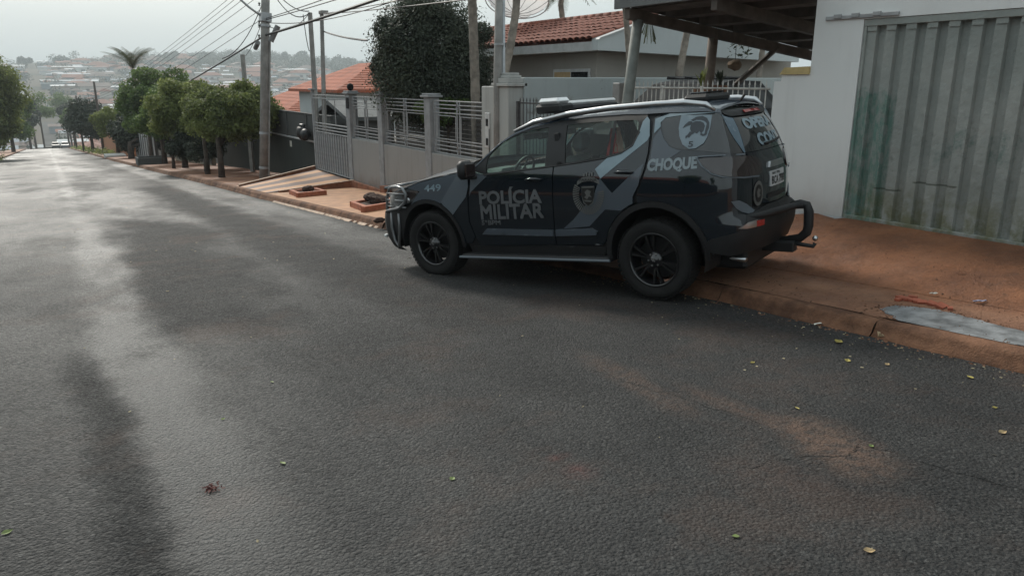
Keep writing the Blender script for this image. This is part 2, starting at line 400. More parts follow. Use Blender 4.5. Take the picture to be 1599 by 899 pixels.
M_BLK = simple("matt_black_plastic", (0.014, 0.014, 0.015), 0.6, var=0.2, scale=12, spec=.15)

# --- sliding gate: grey paint, worn, with green paint smears and grime
g = N("worn_gate_paint")
o3 = g.sep()
c = g.mix(g.ramp(g.noise(1.2, 6, 0.6), 0.35, 0.7), (0.235, 0.255, 0.24), (0.325, 0.34, 0.32))
zz = o3[2]; yy = g.math('ADD', o3[1], 5.67)
def band(v, a, b, s): return g.math('MULTIPLY', g.ramp(v, a - s, a + s, 0, 1), g.ramp(v, b - s, b + s, 1, 0))
rag = g.math('MULTIPLY', g.math('SUBTRACT', g.noise(9, 7, .75), .5), .55)
grn = g.math('MULTIPLY', g.math('MULTIPLY', band(g.math('ADD', yy, g.math('MULTIPLY', rag, .25)), 5.22, 5.72, 0.03), band(g.math('ADD', zz, rag), -0.1, 1.58, 0.06)), g.ramp(g.noise(6, 9, 0.78, g.mapv((1, 2.5, 0.8))), 0.40, 0.58, 0.10, 0.70))
c = g.mix(grn, c, (0.055, 0.17, 0.135))
g2 = g.math('MULTIPLY', g.math('MULTIPLY', band(yy, 2.6, 4.75, 0.2), band(zz, 0.85, 1.22, 0.12)), g.ramp(g.noise(3.2, 7, 0.75), 0.50, 0.66, 0, 0.6))
c = g.mix(g2, c, (0.06, 0.13, 0.115))
g3 = g.math('MULTIPLY', band(zz, 0.55, 1.5, 0.3), g.ramp(g.noise(5, 8, 0.8), 0.53, 0.68, 0, 0.5))
c = g.mix(g3, c, (0.09, 0.10, 0.09))
mos = g.math('MULTIPLY', g.ramp(zz, 0.15, 0.75, 0.75, 0.0), g.ramp(g.noise(4, 6, 0.7), 0.38, 0.62))
c = g.mix(mos, c, (0.115, 0.115, 0.045))
c = g.mix(g.ramp(g.noise(16, 8, .8), .62, .70, 0, .55), c, (0.10, 0.055, 0.035))
for (y0, y1, z0) in [(4.38, 4.86, 0.615), (5.02, 5.32, 0.50)]:
    lnm = g.math('MULTIPLY', band(yy, y0, y1, 0.02), g.ramp(g.math('ABSOLUTE', g.math('SUBTRACT', g.math('ADD', zz, g.math('MULTIPLY', g.noise(12, 4), 0.02)), z0 + 0.01)), 0.003, 0.016, 0.65, 0))
    c = g.mix(lnm, c, (0.03, 0.035, 0.02))
g.set(base=c, rough=0.7, spec=0.3); g.bump(g.math('ADD', g.noise(25, 5), g.math('MULTIPLY', g.noise(2.2, 3), 6.0)), 0.45, 0.012)
M_GATE = g.m

# --- car materials
def paint(name, c, rough=0.32, coat=0.8, metal=0.0, spec=0.5):
    g = N(name); f = g.ramp(g.noise(3, 5), 0.35, 0.7)
    dz = g.ramp(g.sep()[2], 0.30, 0.60, 0.05, 0.0)
    c2 = g.mix(g.math('MULTIPLY', f, dz), c, (0.11, 0.085, 0.07))
    g.set(base=c2, rough=g.ramp(g.noise(5, 4), 0.3, 0.7, rough, rough + 0.08), coat=coat, crough=0.03, metal=metal, spec=.3); return g.m
C_BLK = paint("black_blue_car_paint", (0.005, 0.0095, 0.0145), 0.08, 1.0)
C_SKR = paint("painted_sky_sheen", (0.022, 0.036, 0.055), 0.16, 1.0)  # black body paint with the sky's blue sheen mixed into its colour
C_SLT = paint("slate_grey_vinyl", (0.075, 0.090, 0.108), 0.28, 0.6)
C_BND = paint("light_slate_band_vinyl", (0.11, 0.13, 0.15), 0.35, 0.45)
C_LET = simple("silver_grey_lettering", (0.23, 0.27, 0.29), 0.4, var=0.08)
C_LE2 = simple("dark_grey_lettering", (0.115, 0.12, 0.125), 0.4, var=0.08)
C_LE3 = simple("pale_blue_lettering", (0.22, 0.29, 0.33), 0.4, var=0.08)
C_CRS = simple("crest_grey_print", (0.11, 0.11, 0.105), 0.45, var=0.1)
C_CRK = simple("crest_black_print", (0.010, 0.010, 0.010), 0.45, var=0.1)
C_WRP = paint("pillar_vinyl_blue", (0.085, 0.135, 0.18), 0.2, 0.8)
C_GL2 = simple("parked_car_glass", (0.01, 0.01, 0.011), .3, spec=.1)
C_SHD = simple("shield_pale_blue_print", (0.20, 0.25, 0.285), 0.35, var=0.06)
C_SHK = simple("shield_ink", (0.035, 0.042, 0.05), 0.4)
C_PLS = simple("unpainted_black_plastic", (0.011, 0.011, 0.012), 0.6, var=0.2)
C_CHR = simple("brushed_chrome", (0.55, 0.56, 0.57), 0.30, metal=1.0, var=0.05)
C_TYR = simple("tyre_rubber", (0.010, 0.0095, 0.0095), 0.9, var=0.3, scale=8, bump=0.3)
C_RIM = simple("gloss_black_rim", (0.008, 0.008, 0.009), 0.3, var=0.1, coat=0.8)
C_SEAT = simple("grey_seat_cloth", (0.13, 0.14, 0.14), 0.9, var=0.15)
C_TUB = simple("satin_grey_tube", (0.20, 0.205, 0.21), 0.3, metal=0.5)
C_RED = simple("red_lens", (0.35, 0.02, 0.015), 0.2, coat=1.0)
C_WHT = simple("white_plastic", (0.80, 0.80, 0.78), 0.4, var=0.05)
C_LENS = simple("smoked_tail_lens", (0.02, 0.012, 0.012), 0.08, coat=1.0)
C_HEAD = simple("headlight_glass", (0.09, 0.10, 0.105), 0.08, metal=0.3, coat=1.0)
C_PLT = simple("licence_plate_grey", (0.50, 0.51, 0.52), 0.4, var=0.06)
C_CLR = simple("clear_dome_plastic", (0.85, 0.86, 0.86), 0.12, coat=1.0, var=0.1)
C_GLS = simple("dark_privacy_glass", (0.012, 0.014, 0.016), 0.05, coat=1.0)
def glass(name, tint, fac=0.10):
    g = N(name)
    tr = g.n.new("ShaderNodeBsdfTransparent"); tr.inputs[0].default_value = tuple(tint) + (1,)
    gl = g.n.new("ShaderNodeBsdfGlossy"); gl.inputs["Roughness"].default_value = 0.03
    fr = g.n.new("ShaderNodeLayerWeight"); fr.inputs["Blend"].default_value = 0.35
    k = g.math('ADD', g.math('MULTIPLY', fr.outputs["Fresnel"], 0.55), fac * 0.4, True)
    mx = g.n.new("ShaderNodeMixShader"); g.l.new(k, mx.inputs[0]); g.l.new(tr.outputs[0], mx.inputs[1]); g.l.new(gl.outputs[0], mx.inputs[2])
    g.l.new(mx.outputs[0], g.n["Material Output"].inputs[0]); return g.m
C_WIN = glass("green_tinted_glass", (0.88, 1.0, 0.96), .03)
C_WSC = glass("windscreen_glass", (0.75, 1.0, 0.92), .05)

# ------------------------------------------------------------------ ground, road, hills
def kx(Y):      # right kerb line (road edge)
    return float(np.interp(Y, [-20, 5, 12.5, 20, 30, 45, 70, 300], [5.36, 5.28, 4.86, 4.80, 4.82, 4.66, 4.5, 4.5]))
def smooth(t): t = max(0, min(1, t)); return t * t * (3 - 2 * t)
def hz(X, Y):   # terrain height
    if Y < 230: return road_z(Y)
    a = road_z(230)
    if Y < 420: t = (Y - 230) / 190; return a + (-35 - a) * (t * (2 - t))
    D = math.hypot(X * 0.55, Y)
    t = (D - 420) / 1180.0
    side = X / max(Y, 1)
    top = 33 + 9 * math.exp(-((side - 0.22) / 0.09) ** 2) + 5 * math.sin(X * 0.006) * min(1, t) - 18 * smooth((side - 0.34) / 0.2)
    return -35 + (top + 35) * smooth(min(t, 1) * 0.92 + 0.0) + 2.5 * math.sin(X * 0.021 + Y * 0.008) * min(1, t * 4)
b = B()
ys = [-40, -10, 0, 10, 20, 40, 70, 110, 160, 200, 230] + [230 + 19 * i for i in range(1, 11)] + [440 + 30 * i for i in range(40)] + [1700, 2200, 3500, 6000]
xr_ = [-1.4, -1.0, -0.7, -0.5, -0.35, -0.25, -0.18, -0.12, -0.07, -0.03, 0, 0.03, 0.07, 0.11, 0.15, 0.19, 0.23, 0.27, 0.31, 0.36, 0.42, 0.5, 0.6, 0.75, 1.0, 1.4]
rows = []
for y in ys:
    w = max(y, 60); rows.append([Vector((r * w * 1.4, y, hz(r * w * 1.4, y) - 0.22 - (0.4 if y > 60 else 0) * 0 - (6 if y > 1700 else 0))) for r in xr_])
gr = b.sheet(rows).build("ground", M_GRND, smooth=True, fix=True); tag(gr, kind="structure")
gr.data.materials.append(M_HILL)
for p in gr.data.polygons:
    if p.center.y > 225: p.material_index = 1
# road: one sheet, slightly crowned, going on into the valley and up the far slope
ry = [-14, -8, -4, -2] + [i * 1.5 for i in range(0, 30)] + [45 + 5 * i for i in range(37)] + [229]
rows = []
for y in ry:
    xl, xr = -4.45, kx(y)
    rows.append([Vector((xl + (xr - xl) * k / 8, y, road_z(y) - 0.02 * (k / 4 - 1) ** 2 * (1 if y > 20 else 0))) for k in range(9)])
tag(B().sheet(rows).build("road", M_ASPH, smooth=True, fix=True), kind="structure")
rows = [[Vector((x + (y - 229) * .004, y, hz(0, y) + .25)) for x in (-2.4, 1.4, 5.2)] for y in [229.5] + [238 + 8 * i for i in range(24)] + [430 + 20 * i for i in range(14)]]
tag(B().sheet(rows).build("far_street", simple("dry_far_asphalt", (0.09, 0.085, 0.08), .95, spec=.1, var=.3, scale=.05), smooth=True, fix=True), kind="structure")

# right pavement, kerb stones, footpath and ramps
def kt(Y):      # kerb height above the road
    return float(np.interp(Y, [-20, 5.4, 6.6, 10.5, 12.0, 300], [0.125, 0.125, 0.07, 0.07, 0.13, 0.13]))
def wallz(Y):   # level of the ground at the foot of the walls
    return float(np.interp(Y, [-20, 0.5, 3.0, 6.3, 7.2, 12.3, 12.5, 60], [0.30, 0.20, 0.13, 0.10, -0.15, -0.60, road_z(12.5) + 0.13, road_z(60) + 0.13]))
def pave_z(u, Y):   # u: 0 at the kerb, 1 at the wall
    k = road_z(Y) + kt(Y) - 0.018
    w = wallz(Y)
    if Y < 12.4:
        flat = 0.36
        if u <= flat: return k + 0.02 * u / flat - (.035 if .352 < u < .358 and Y < 7 else 0)
        t = (u - flat) / (1 - flat); return k + 0.02 + (w - k - 0.02) * (1.5 * t - .5 * t * t)
    return k + (w - k) * u
def wx(Y): return float(np.interp(Y, [-20, 6.9, 12.3, 12.6, 24.8, 25.0, 60], [8.12, 8.12, 7.55, 7.42, 7.42, 8.0, 8.0]))
yy_ = [-14, -8, -4] + [-2 + 0.35 * i for i in range(42)] + [12.39, 12.41]
rows = [[Vector((kx(y) + 0.175 + (wx(y) - kx(y) - 0.175) * u, y, pave_z(u, y))) for u in [0, .12, .24, .35, .355, .36, .45, .55, .65, .75, .85, 1.0]] for y in yy_]
tag(B().sheet(rows).build("pavement", M_PAVE, smooth=False, fix=True), kind="structure")
rows = [[Vector((kx(y) + 0.15 + (wx(y) - kx(y) - 0.15) * u, y, road_z(y) + kt(y) - 0.004)) for u in [0, .5, 1.0]] for y in [12.41, 14, 16, 18, 20, 20.85, 24.6, 25]]
tag(B().sheet(rows).build("tiled_footpath", M_PLAT, fix=True), kind="structure")
rows = [[Vector((kx(y) + 0.15 + (wx(y) + .3 - kx(y) - 0.15) * u, y, road_z(y) + kt(y) - 0.004)) for u in [0, .3, .6, 1.0]] for y in [25.02, 30, 36, 45, 60, 80, 120, 225]]
tag(B().sheet(rows).build("far_footpath", M_PAVE, fix=True), kind="structure")

def kerb_stone(y0, y1, parent, mat=None):
    """one kerb length with a rounded, worn nose"""
    n = max(2, int((y1 - y0) / 0.35)); rows = []
    r2 = random.Random(int(y0 * 37))
    for i in range(n + 1):
        y = y0 + (y1 - y0) * i / n; k = kx(y); zt = road_z(y); h = kt(y); j = r2.uniform(-.014, .014)
        e = 0.012 if i in (0, n) else 0.0
        rows.append([Vector((k + dx + e * .6 + j * (1 if a < 5 else 0), y, zt + dz - e)) for a, (dx, dz) in enumerate([(-.035, -.05), (-.03, .01), (0.0, .035), (.015, h * .6), (.03, h - .022), (.055, h - .004), (.10, h + .002), (.152, h)])])
    o = B().sheet(rows).build("kerb_stone", mat or M_KERB, parent, smooth=True, fix=True)
    return o
kerb = tag(empty("kerb"), kind="structure")
ks = [-14, -8, -4, -1, 0.6, 1.9, 3.32, 4.9, 6.4, 8.4, 10.4, 12.4, 14.2, 16.1, 18.2, 20.6, 22.4, 24.7, 27.5, 30.5, 34, 38, 42, 47, 52, 60, 70, 85, 110, 150, 225]
for a_, b_ in zip(ks[:-1], ks[1:]): kerb_stone(a_ + 0.003, b_ - 0.003, kerb)
# whitish mortar line at the foot of the far kerb
r3 = random.Random(4)
for i in range(26):
    y = 12.5 + i * 0.27; L = r3.uniform(.10, .30) if i < 14 else .30
    w = r3.uniform(.02, .05)
    V = [(kx(y) - .05 - w, y, road_z(y) + .004), (kx(y) - .03, y, road_z(y) + .035), (kx(y + L) - .03, y + L, road_z(y + L) + .035), (kx(y + L) - .05 - w * r3.uniform(.6, 1.2), y + L, road_z(y + L) + .004)]
    mk("mortar_patch", V, [(0, 1, 2, 3)], M_REDT, kerb)
# left side of the street: kerb, verge
lk = tag(empty("left_kerb"), kind="structure")
b = B()
for (y0, y1) in [(-14, 20), (20, 60), (60, 110), (110, 225)]:
    B().box((-4.6, 0, -.05), (-4.44, 1, .13)).build("kerb_stone", M_KERB, lk)
    o = lk.children[-1] if lk.children else None
for i, (y0, y1) in enumerate([(-14, 20), (20.02, 60), (60.02, 110), (110.02, 225)]):
    o = [c for c in bpy.data.objects if c.parent == lk][i]
    for v in o.data.vertices:
        y = y0 + v.co.y * (y1 - y0); v.co.y = y; v.co.z += road_z(y)
rows = [[Vector((x, y, road_z(y) + 0.12)) for x in (-7.6, -4.6)] for y in [-14, 20, 60, 110, 225]]
tag(B().sheet(rows).build("left_footpath", M_PAVE, fix=True), kind="structure")

# cement patch on the pavement and its broken tiles
pts = [(1376, 478), (1400, 473), (1455, 478), (1500, 488), (1560, 503), (1640, 523), (1640, 540), (1560, 526), (1490, 515), (1418, 500)]
V = []
for p in pts:
    q = gnd(*p, 0.145); u = (q.x - kx(q.y) - .15) / (wx(q.y) - kx(q.y) - .15)
    V.append((q.x, q.y, pave_z(max(u, 0), q.y) + 0.006))
V_ = []; r5 = random.Random(6)
for i in range(len(V)):
    a_, c_ = Vector(V[i]), Vector(V[(i + 1) % len(V)])
    for k in range(7):
        q_ = a_.lerp(c_, k / 7); V_.append((q_.x + r5.uniform(-.016, .016), q_.y + r5.uniform(-.02, .02), q_.z))
V = V_
b = B(); n = len(V); b.add(V + [(x, y, z - .03) for x, y, z in V], [tuple(range(n))] + [(i, (i + 1) % n, n + (i + 1) % n, n + i) for i in range(n)])
tag(b.build("cement_patch", M_CEM, fix=True), kind="structure")
rj = random.Random(9); rows = []
for i in range(60):
    y = 1.0 + i * .105; w_ = rj.uniform(.018, .042) * (.35 if rj.random() < .18 else 1)
    rows.append([Vector((kx(y) + .150 + rj.uniform(-.006, .004), y, road_z(y) + kt(y) + .0035)), Vector((kx(y) + .150 + w_, y, road_z(y) + kt(y) - .010))])
tag(B().sheet(rows).build("kerb_joint", simple("dark_damp_joint", (0.025, 0.017, 0.013), .9), fix=True), kind="structure")
r6 = random.Random(15); cb = B()
for i in range(1500):
    if i < 500: y = r6.uniform(1.5, 8); x = kx(y) + r6.choice([r6.uniform(-.12, -.03), .165 + abs(r6.gauss(0, .02)), .165 + abs(r6.gauss(0, .4))])
    elif i < 900: e_ = V[r6.randrange(len(V))]; x = e_[0] + r6.gauss(0, .03); y = e_[1] + r6.gauss(0, .04)
    else: y = r6.uniform(1.5, 7.5); x = r6.uniform(kx(y) + .2, 8.0)
    u = (x - kx(y) - .168) / (wx(y) - kx(y) - .168)
    z = pave_z(u, y) if u > 0 else road_z(y)
    if .0 > u > -.06: continue
    s = r6.uniform(.003, .011) * (1.25 if i < 900 else .8); M = Matrix.Translation((x, y, z + s * .3)) @ Matrix.Rotation(r6.uniform(0, 6), 4, 'Z') @ Matrix.Rotation(r6.uniform(-.5, .5), 4, 'X')
    cb.add([M @ Vector(v) for v in [(-s, -s * .7, -s * .4), (s, -s * .8, -s * .4), (s * .8, s * .7, -s * .4), (-s * .7, s * .9, -s * .4), (0, .1 * s, s * .7)]], [(0, 1, 4), (1, 2, 4), (2, 3, 4), (3, 0, 4)])
tag(cb.build("loose_soil", simple("loose_red_soil", (0.15, 0.075, 0.045), .95, var=.6, scale=3)), kind="stuff")
def on_pave(px, py, up=0.0):
    q = gnd(px, py, 0.14)
    for _ in range(6):
        u = (q.x - kx(q.y) - .15) / (wx(q.y) - kx(q.y) - .15)
        z = pave_z(max(0, min(u, 1)), q.y); q = gnd(px, py, z - road_z(q.y))
    return Vector((q.x, q.y, z + up))
bt = tag(empty("broken_tile_pile", on_pave(1425, 470)), "broken red tile pieces lying at the edge of the grey cement patch", "rubble")
r4 = random.Random(11)
for i, (px, py) in enumerate([(1411, 468), (1421, 470), (1432, 472), (1440, 474), (1455, 476), (1470, 480), (1426, 466), (1403, 470), (1484, 484)]):
    p = on_pave(px, py, 0.012) - Vector(bt.location)
    M = Matrix.Translation(p) @ Matrix.Rotation(r4.uniform(0, 3), 4, 'Z') @ Matrix.Rotation(r4.uniform(-.3, .3), 4, 'X')
    s = r4.uniform(.03, .06)
    B().box((-s, -s * .6, -.01), (s, s * .6, .01), M).build("tile_piece", simple("broken_red_tile", (0.32, 0.09, 0.05), 0.8) if i == 0 else bpy.data.materials["broken_red_tile"], bt)

# driveway ramp to the small gate and the planter floor edging
Zg = -1.08
rampY0, rampY1 = 20.9, 24.55
def rz_(u, y): return (road_z(y) + 0.132) * (1 - u) + (Zg) * u
g = N("striped_ramp_floor")
sy_ = g.sep()[1]
w = g.math('ADD', sy_, g.math('MULTIPLY', g.noise(1.2, 3), 0.35))
st = g.math('FRACT', g.math('DIVIDE', w, 1.25)); st = g.math('MULTIPLY', g.ramp(st, 0.08, 0.2), g.ramp(st, 0.50, 0.62, 1, 0))
g.set(base=g.mix(st, (0.085, 0.042, 0.030), (0.42, 0.20, 0.085)), rough=0.7); g.bump(g.noise(40, 3), .3)  # dark and ochre stripes alternating along the ramp
M_RAMP = g.m
b = B(); rows = [[Vector((kx(y) + .15 + (7.40 - kx(y) - .15) * u, y, rz_(u, y) + .004)) for u in (0, .33, .66, 1)] for y in (rampY0 + .09, 22, 23.3, rampY1 - .09)]
rp = b.sheet(rows).build("driveway_ramp", M_RAMP, fix=True); tag(rp, kind="structure")
edg = tag(empty("ramp_edging"), kind="structure")
def slab(name, A, Bp, w, z0a, z0b, mat, parent, dy=True):
    """upright curb from A to B (tops given), width w, bottoms z0"""
    A, Bp = Vector(A), Vector(Bp); t = (Bp - A); t.z = 0; t.normalize(); nrm = Vector((-t.y, t.x, 0)) * w
    V = [A, Bp, Bp + nrm, A + nrm]; V2 = [Vector((v.x, v.y, z)) for v, z in zip(V, (z0a, z0b, z0b, z0a))]
    b = B(); b.add(V + V2, [(0, 1, 2, 3), (7, 6, 5, 4), (0, 4, 5, 1), (1, 5, 6, 2), (2, 6, 7, 3), (3, 7, 4, 0)])
    return b.build(name, mat, parent, fix=True)
k1 = kx(rampY1) + .16; k0 = kx(rampY0) + .16
slab("curb", (k1, rampY1, road_z(rampY1) + .17), (7.41, rampY1, Zg + .10), .10, road_z(rampY1) - .1, road_z(rampY1) - .1, M_REDC, edg)
slab("curb_cap", (k1, rampY1 - .01, road_z(rampY1) + .19), (7.41, rampY1 - .01, Zg + .12), .12, road_z(rampY1) + .172, Zg + .102, M_REDT, edg)
slab("curb", (k0 + .3, rampY0, road_z(rampY0) + .16), (7.41, rampY0, Zg + .03), .09, road_z(rampY0) - .1, road_z(rampY0) - .1, M_REDC, edg)
slab("curb_cap", (k0 + .3, rampY0 - .01, road_z(rampY0) + .18), (7.41, rampY0 - .01, Zg + .05), .10, road_z(rampY0) + .162, Zg + .032, M_REDT, edg)
slab("curb", (7.30, 18.5, Zg + .03), (7.30, rampY0, Zg + .03), -.10, road_z(18.5) - .1, road_z(rampY0) - .1, M_REDC, edg)
slab("curb_end_brick", (7.22, 18.15, road_z(18.1) + .29), (7.22, 18.48, road_z(18.4) + .29), -.18, road_z(18.5) - .1, road_z(18.4) - .1, M_REDC, edg)

def planter(name, pxs, label, clumps, seed):
    P = [gnd(x, y, 0.13) for x, y in pxs]; c = sum(P, Vector()) / 4
    o = tag(empty(name, c), label, "planter", "low planters beside the kerb")
    h = 0.11
    for i in range(4):
        A = P[i] - c; Bq = P[(i + 1) % 4] - c; d = (Bq - A).normalized(); n_ = Vector((-d.y, d.x, 0))
        if n_.dot(-(A + Bq)) < 0: n_ = -n_
        a2, b2 = A + d * (.10 if i % 2 else 0), Bq - d * (.10 if i % 2 else 0)
        V = []
        for z in (-.05, h):
            V += [a2 + Vector((0, 0, z)), b2 + Vector((0, 0, z)), b2 + n_ * .10 + Vector((0, 0, z)), a2 + n_ * .10 + Vector((0, 0, z))]
        bb = B(); bb.add(V, [(0, 3, 2, 1), (4, 5, 6, 7), (0, 1, 5, 4), (1, 2, 6, 5), (2, 3, 7, 6), (3, 0, 4, 7)]); bb.build("wall", M_REDC2, o, fix=True)
    q = [(p - c) * .8 + Vector((0, 0, .06)) for p in P]
    B().add(q, [(0, 1, 2, 3)]).build("soil", M_SOIL, o, fix=True)
    rr = random.Random(seed)
    for k in range(clumps):
        t = rr.uniform(-.30, .30); ax = (P[1] - P[2]) * .5
        B().ico(ax * t * 2 * .8 + Vector((0, 0, .13 + rr.uniform(0, .04))), rr.uniform(.09, .15), 2, .22, (1.1, 1.1, .75), rr).build("earth_clump", M_SOIL, o)
M_REDC2 = simple("orange_red_cement", (0.36, 0.125, 0.07), 0.8, var=0.25, scale=8, bump=0.4)
planter("planter", [(452, 303.5), (495, 299.8), (511, 304.5), (466, 309)], "small low square planter with a little soil, the farther one by the striped ramp", 4, 3)
planter("planter", [(547, 323), (598, 314), (630, 322), (570, 332)], "low red planter heaped with dark earth, just ahead of the black car's bull bar", 6, 5)
rk = tag(mk("rock", *(lambda q: (q.V, q.F))(B().ico(gnd(593, 344, .16), .075, 2, .15, (1.5, .9, .7))), M_SOIL), "dark stone lying on the kerb right in front of the black car", "stone")

# ------------------------------------------------------------------ litter on the asphalt and pavement
def leaf_mesh(name, mat, L=.05, W=.022, curl=.3, seed=1):
    rr = random.Random(seed); V = []; Fc = []
    n = 5
    for i in range(n + 1):
        t = i / n; w = W * math.sin(math.pi * min(.97, t * .94 + .05)) * (1.1 - .4 * t); z = curl * L * (t - .5) ** 2 + .004
        V += [((t - .5) * L, -w, z + w * .45), ((t - .5) * L, 0, z), ((t - .5) * L, w, z + w * (.3 + curl))]
    for i in range(n):
        for k in (0, 1): Fc.append((i * 3 + k, i * 3 + k + 1, (i + 1) * 3 + k + 1, (i + 1) * 3 + k))
    return mesh_from(name, V, Fc, mat)
M_LFY = simple("yellow_fallen_leaf", (0.34, 0.28, 0.07), 0.6, var=0.3, scale=30)
M_LFG = simple("green_fallen_leaf", (0.15, 0.20, 0.055), 0.6, var=0.3, scale=30)
M_LFB = simple("tan_dry_leaf", (0.42, 0.30, 0.16), 0.8, var=0.3, scale=30)
LY = [leaf_mesh("yellow_leaf", M_LFY, .055, .02, .5, 1), leaf_mesh("green_leaf", M_LFG, .055, .02, .6, 2), leaf_mesh("dry_leaf", M_LFB, .06, .018, .8, 3)]
def fallen(px, py, k, sc, rz, label, pave=False):
    p = on_pave(px, py, .002) if pave else gnd(px, py, 0.002)
    sc *= .85
    o = inst(["yellow_leaf", "green_leaf", "dry_leaf"][k], LY[k], None, p, (rnd.uniform(-.06, .06), rnd.uniform(-.06, .06), rz), (sc, sc * rnd.uniform(.75, 1.3), sc * .6))
    tag(o, label, "fallen leaf", "fallen leaves")
fallen(442, 724, 1, .95, 1.9, "yellow-green crumpled leaf on the asphalt, right of the maroon clump")
fallen(707, 748, 1, .75, .6, "small green leaf on the road below the middle of the picture")
fallen(1149, 838, 1, .7, 2.6, "bright green leaf near the bottom of the road, left of the tan leaf")
fallen(1358, 861, 2, .9, -.6, "long tan leaf lying nearest the lower right corner")
fallen(1245, 638, 0, .8, 1.4, "yellow leaf standing alone above the orange dust stain")
fallen(1361, 697, 1, .75, .2, "green leaf lying on the crack in the asphalt")
fallen(1566, 676, 2, 1.0, -.3, "tan leaf on the asphalt near the right edge, below the kerb")
fallen(1554, 637, 0, .7, -.5, "small yellow leaf near the right edge above the tan one")
fallen(1310, 535, 0, 1.9, .2, "largest yellow leaf on the asphalt close under the kerb")
fallen(1324, 564, 0, 1.2, .5, "olive yellow leaf below the largest one near the kerb")
fallen(1576, 563, 0, 2.2, .9, "bright yellow leaf against the kerb at the right edge")
fallen(1515, 590, 0, 1.1, 1.2, "yellow leaf in front of the kerb under the cement patch")
fallen(1176, 567, 0, 1.0, .1, "small yellow leaf on the dark road right of the rear wheel")
fallen(1386, 570, 2, .9, .1, "thin tan leaf below the kerb joint")
fallen(349, 655, 1, .7, .7, "tiny green leaf left of the middle of the road")
fallen(425, 597, 1, .7, 2.0, "tiny green leaf farther up the road")
fallen(1501, 433, 2, 2.4, 2.0, "pale dry leaf standing on the reddish ramp in front of the gate", True)
fallen(12, 832, 1, 1.0, .3, "green leaf cut by the left edge of the road")
# white scraps / petals
M_SCR = simple("pale_paper_scrap", (0.60, 0.58, 0.52), 0.8, var=0.2)
M_SCB = simple("pale_blue_plastic", (0.33, 0.36, 0.50), 0.5, var=0.1)
def scrap(name, px, py, w, l, mat, rz, label, cat, pave=False, lift=.012):
    p = on_pave(px, py, .004) if pave else gnd(px, py, .004)
    rr = random.Random(int(px)); n = 5; rows = []
    M = Matrix.Rotation(rz, 3, 'Z')
    for i in range(n + 1):
        t = i / n - .5; ww = w * (1 - 1.5 * t * t) * rr.uniform(.6, 1.1)
        rows.append([p + M @ Vector((t * l, s * ww, .003 + abs(s) * lift + rr.uniform(0, lift))) for s in (-.5, 0, .5)])
    o = B().sheet(rows).build(name, mat); return tag(o, label, cat)
scrap("dry_husk", 1392, 527, .085, .21, simple("dry_husk_tan", (0.50, 0.38, 0.24), 0.8), -.5, "large pale curled husk lying against the foot of the kerb", "dry leaf", lift=.03)
scrap("paper_scrap", 1283, 508, .035, .13, M_SCR, -.4, "flat pale scrap at the foot of the kerb left of the large husk", "litter")
scrap("blue_wrapper", 1530, 473, .04, .12, M_SCB, -.5, "pale blue wrapper on the pavement near the right edge", "wrapper", True)
scrap("paper_scrap", 1458, 461, .03, .08, M_SCR, -.3, "small white scrap on the pavement above the cement patch", "litter", True)
b = B(); rr = random.Random(8)
c0 = gnd(330, 764, .004)
for i in range(60):
    a = rr.uniform(0, 6.28); r_ = abs(rr.gauss(0, .022)); p = c0 + Vector((math.cos(a) * r_ * 1.3, math.sin(a) * r_, rr.uniform(.0, .016)))
    M = Matrix.Rotation(rr.uniform(0, 6), 3, 'Z') @ Matrix.Rotation(rr.uniform(-1, 1), 3, 'X')
    b.add([p + M @ Vector(v) for v in [(-.009, -.003, 0), (.009, -.003, 0), (.010, .003, .002), (-.008, .004, .001)]], [(0, 1, 2, 3)])
tag(b.build("seed_clump", simple("maroon_crushed_seeds", (0.085, 0.022, 0.018), 0.8)), "small maroon clump of crushed blossom on the asphalt at lower left", "blossom clump")
b = B(); rr = random.Random(21)
for i in range(560):
    t = rr.random()
    if t < .72: y = rr.uniform(1.6, 8); x = kx(y) - .045 - abs(rr.gauss(0, .16 if t < .5 else .6))
    else: y = rr.uniform(.8, 22); x = rr.uniform(-3.5, 5)
    s = rr.uniform(.003, .011) * (1 if y < 8 else 1.8); z = road_z(y) + .003
    M = Matrix.Rotation(rr.uniform(0, 6), 3, 'Z')
    b.add([Vector((x, y, z)) + M @ Vector(v) for v in [(-s, -s * .5, 0), (s, -s * .4, 0), (s * .8, s * .5, s * .5), (-s, s * .4, s * .3)]], [(0, 1, 2, 3)])
tag(b.build("leaf_litter", simple("pale_fine_litter", (0.26, 0.22, 0.14), 0.8, var=0.5, scale=1.5)), kind="stuff")

# ------------------------------------------------------------------ white wall with the big sheet-metal gate
GX = 8.12
ww = tag(empty("boundary_wall", (GX, 6.3, 0)), "tall white plastered wall with a lower stepped end, left of the big sheet metal gate", "wall")
def wbox(name, y0, y1, z0, z1, mat, par, x0=0.0, x1=.17, c=.012):
    o = B().cbox((x0, y0 - 6.3, z0), (x1, y1 - 6.3, z1), c).build(name, mat, par); return o
wf = lambda u, v, h: (h, u - 6.3, v)
B().prism([(5.675, -.8), (6.87, -.8), (6.865, 1.69), (6.76, 1.695), (6.75, 1.775), (6.33, 1.778), (6.33, 4.3), (-4, 4.3), (-4, -.3), (.9, -.3), (.9, 2.372), (5.675, 2.372)], 0, .17, wf).build("plastered_face", M_WHIT, ww, fix=True)
B().prism([(6.33 - 6.3, 1.777), (6.77 - 6.3, 1.777), (6.70 - 6.3, 1.86), (6.33 - 6.3, 1.87)], -.03, .2, lambda u, v, h: (h, u, v)).build("capstone", M_YEL, ww, fix=True)
B().cbox((-.03, 5.25 - 6.3, 2.385), (.0, 6.17 - 6.3, 2.43), .006).build("rail_bracket", M_IRON, ww)
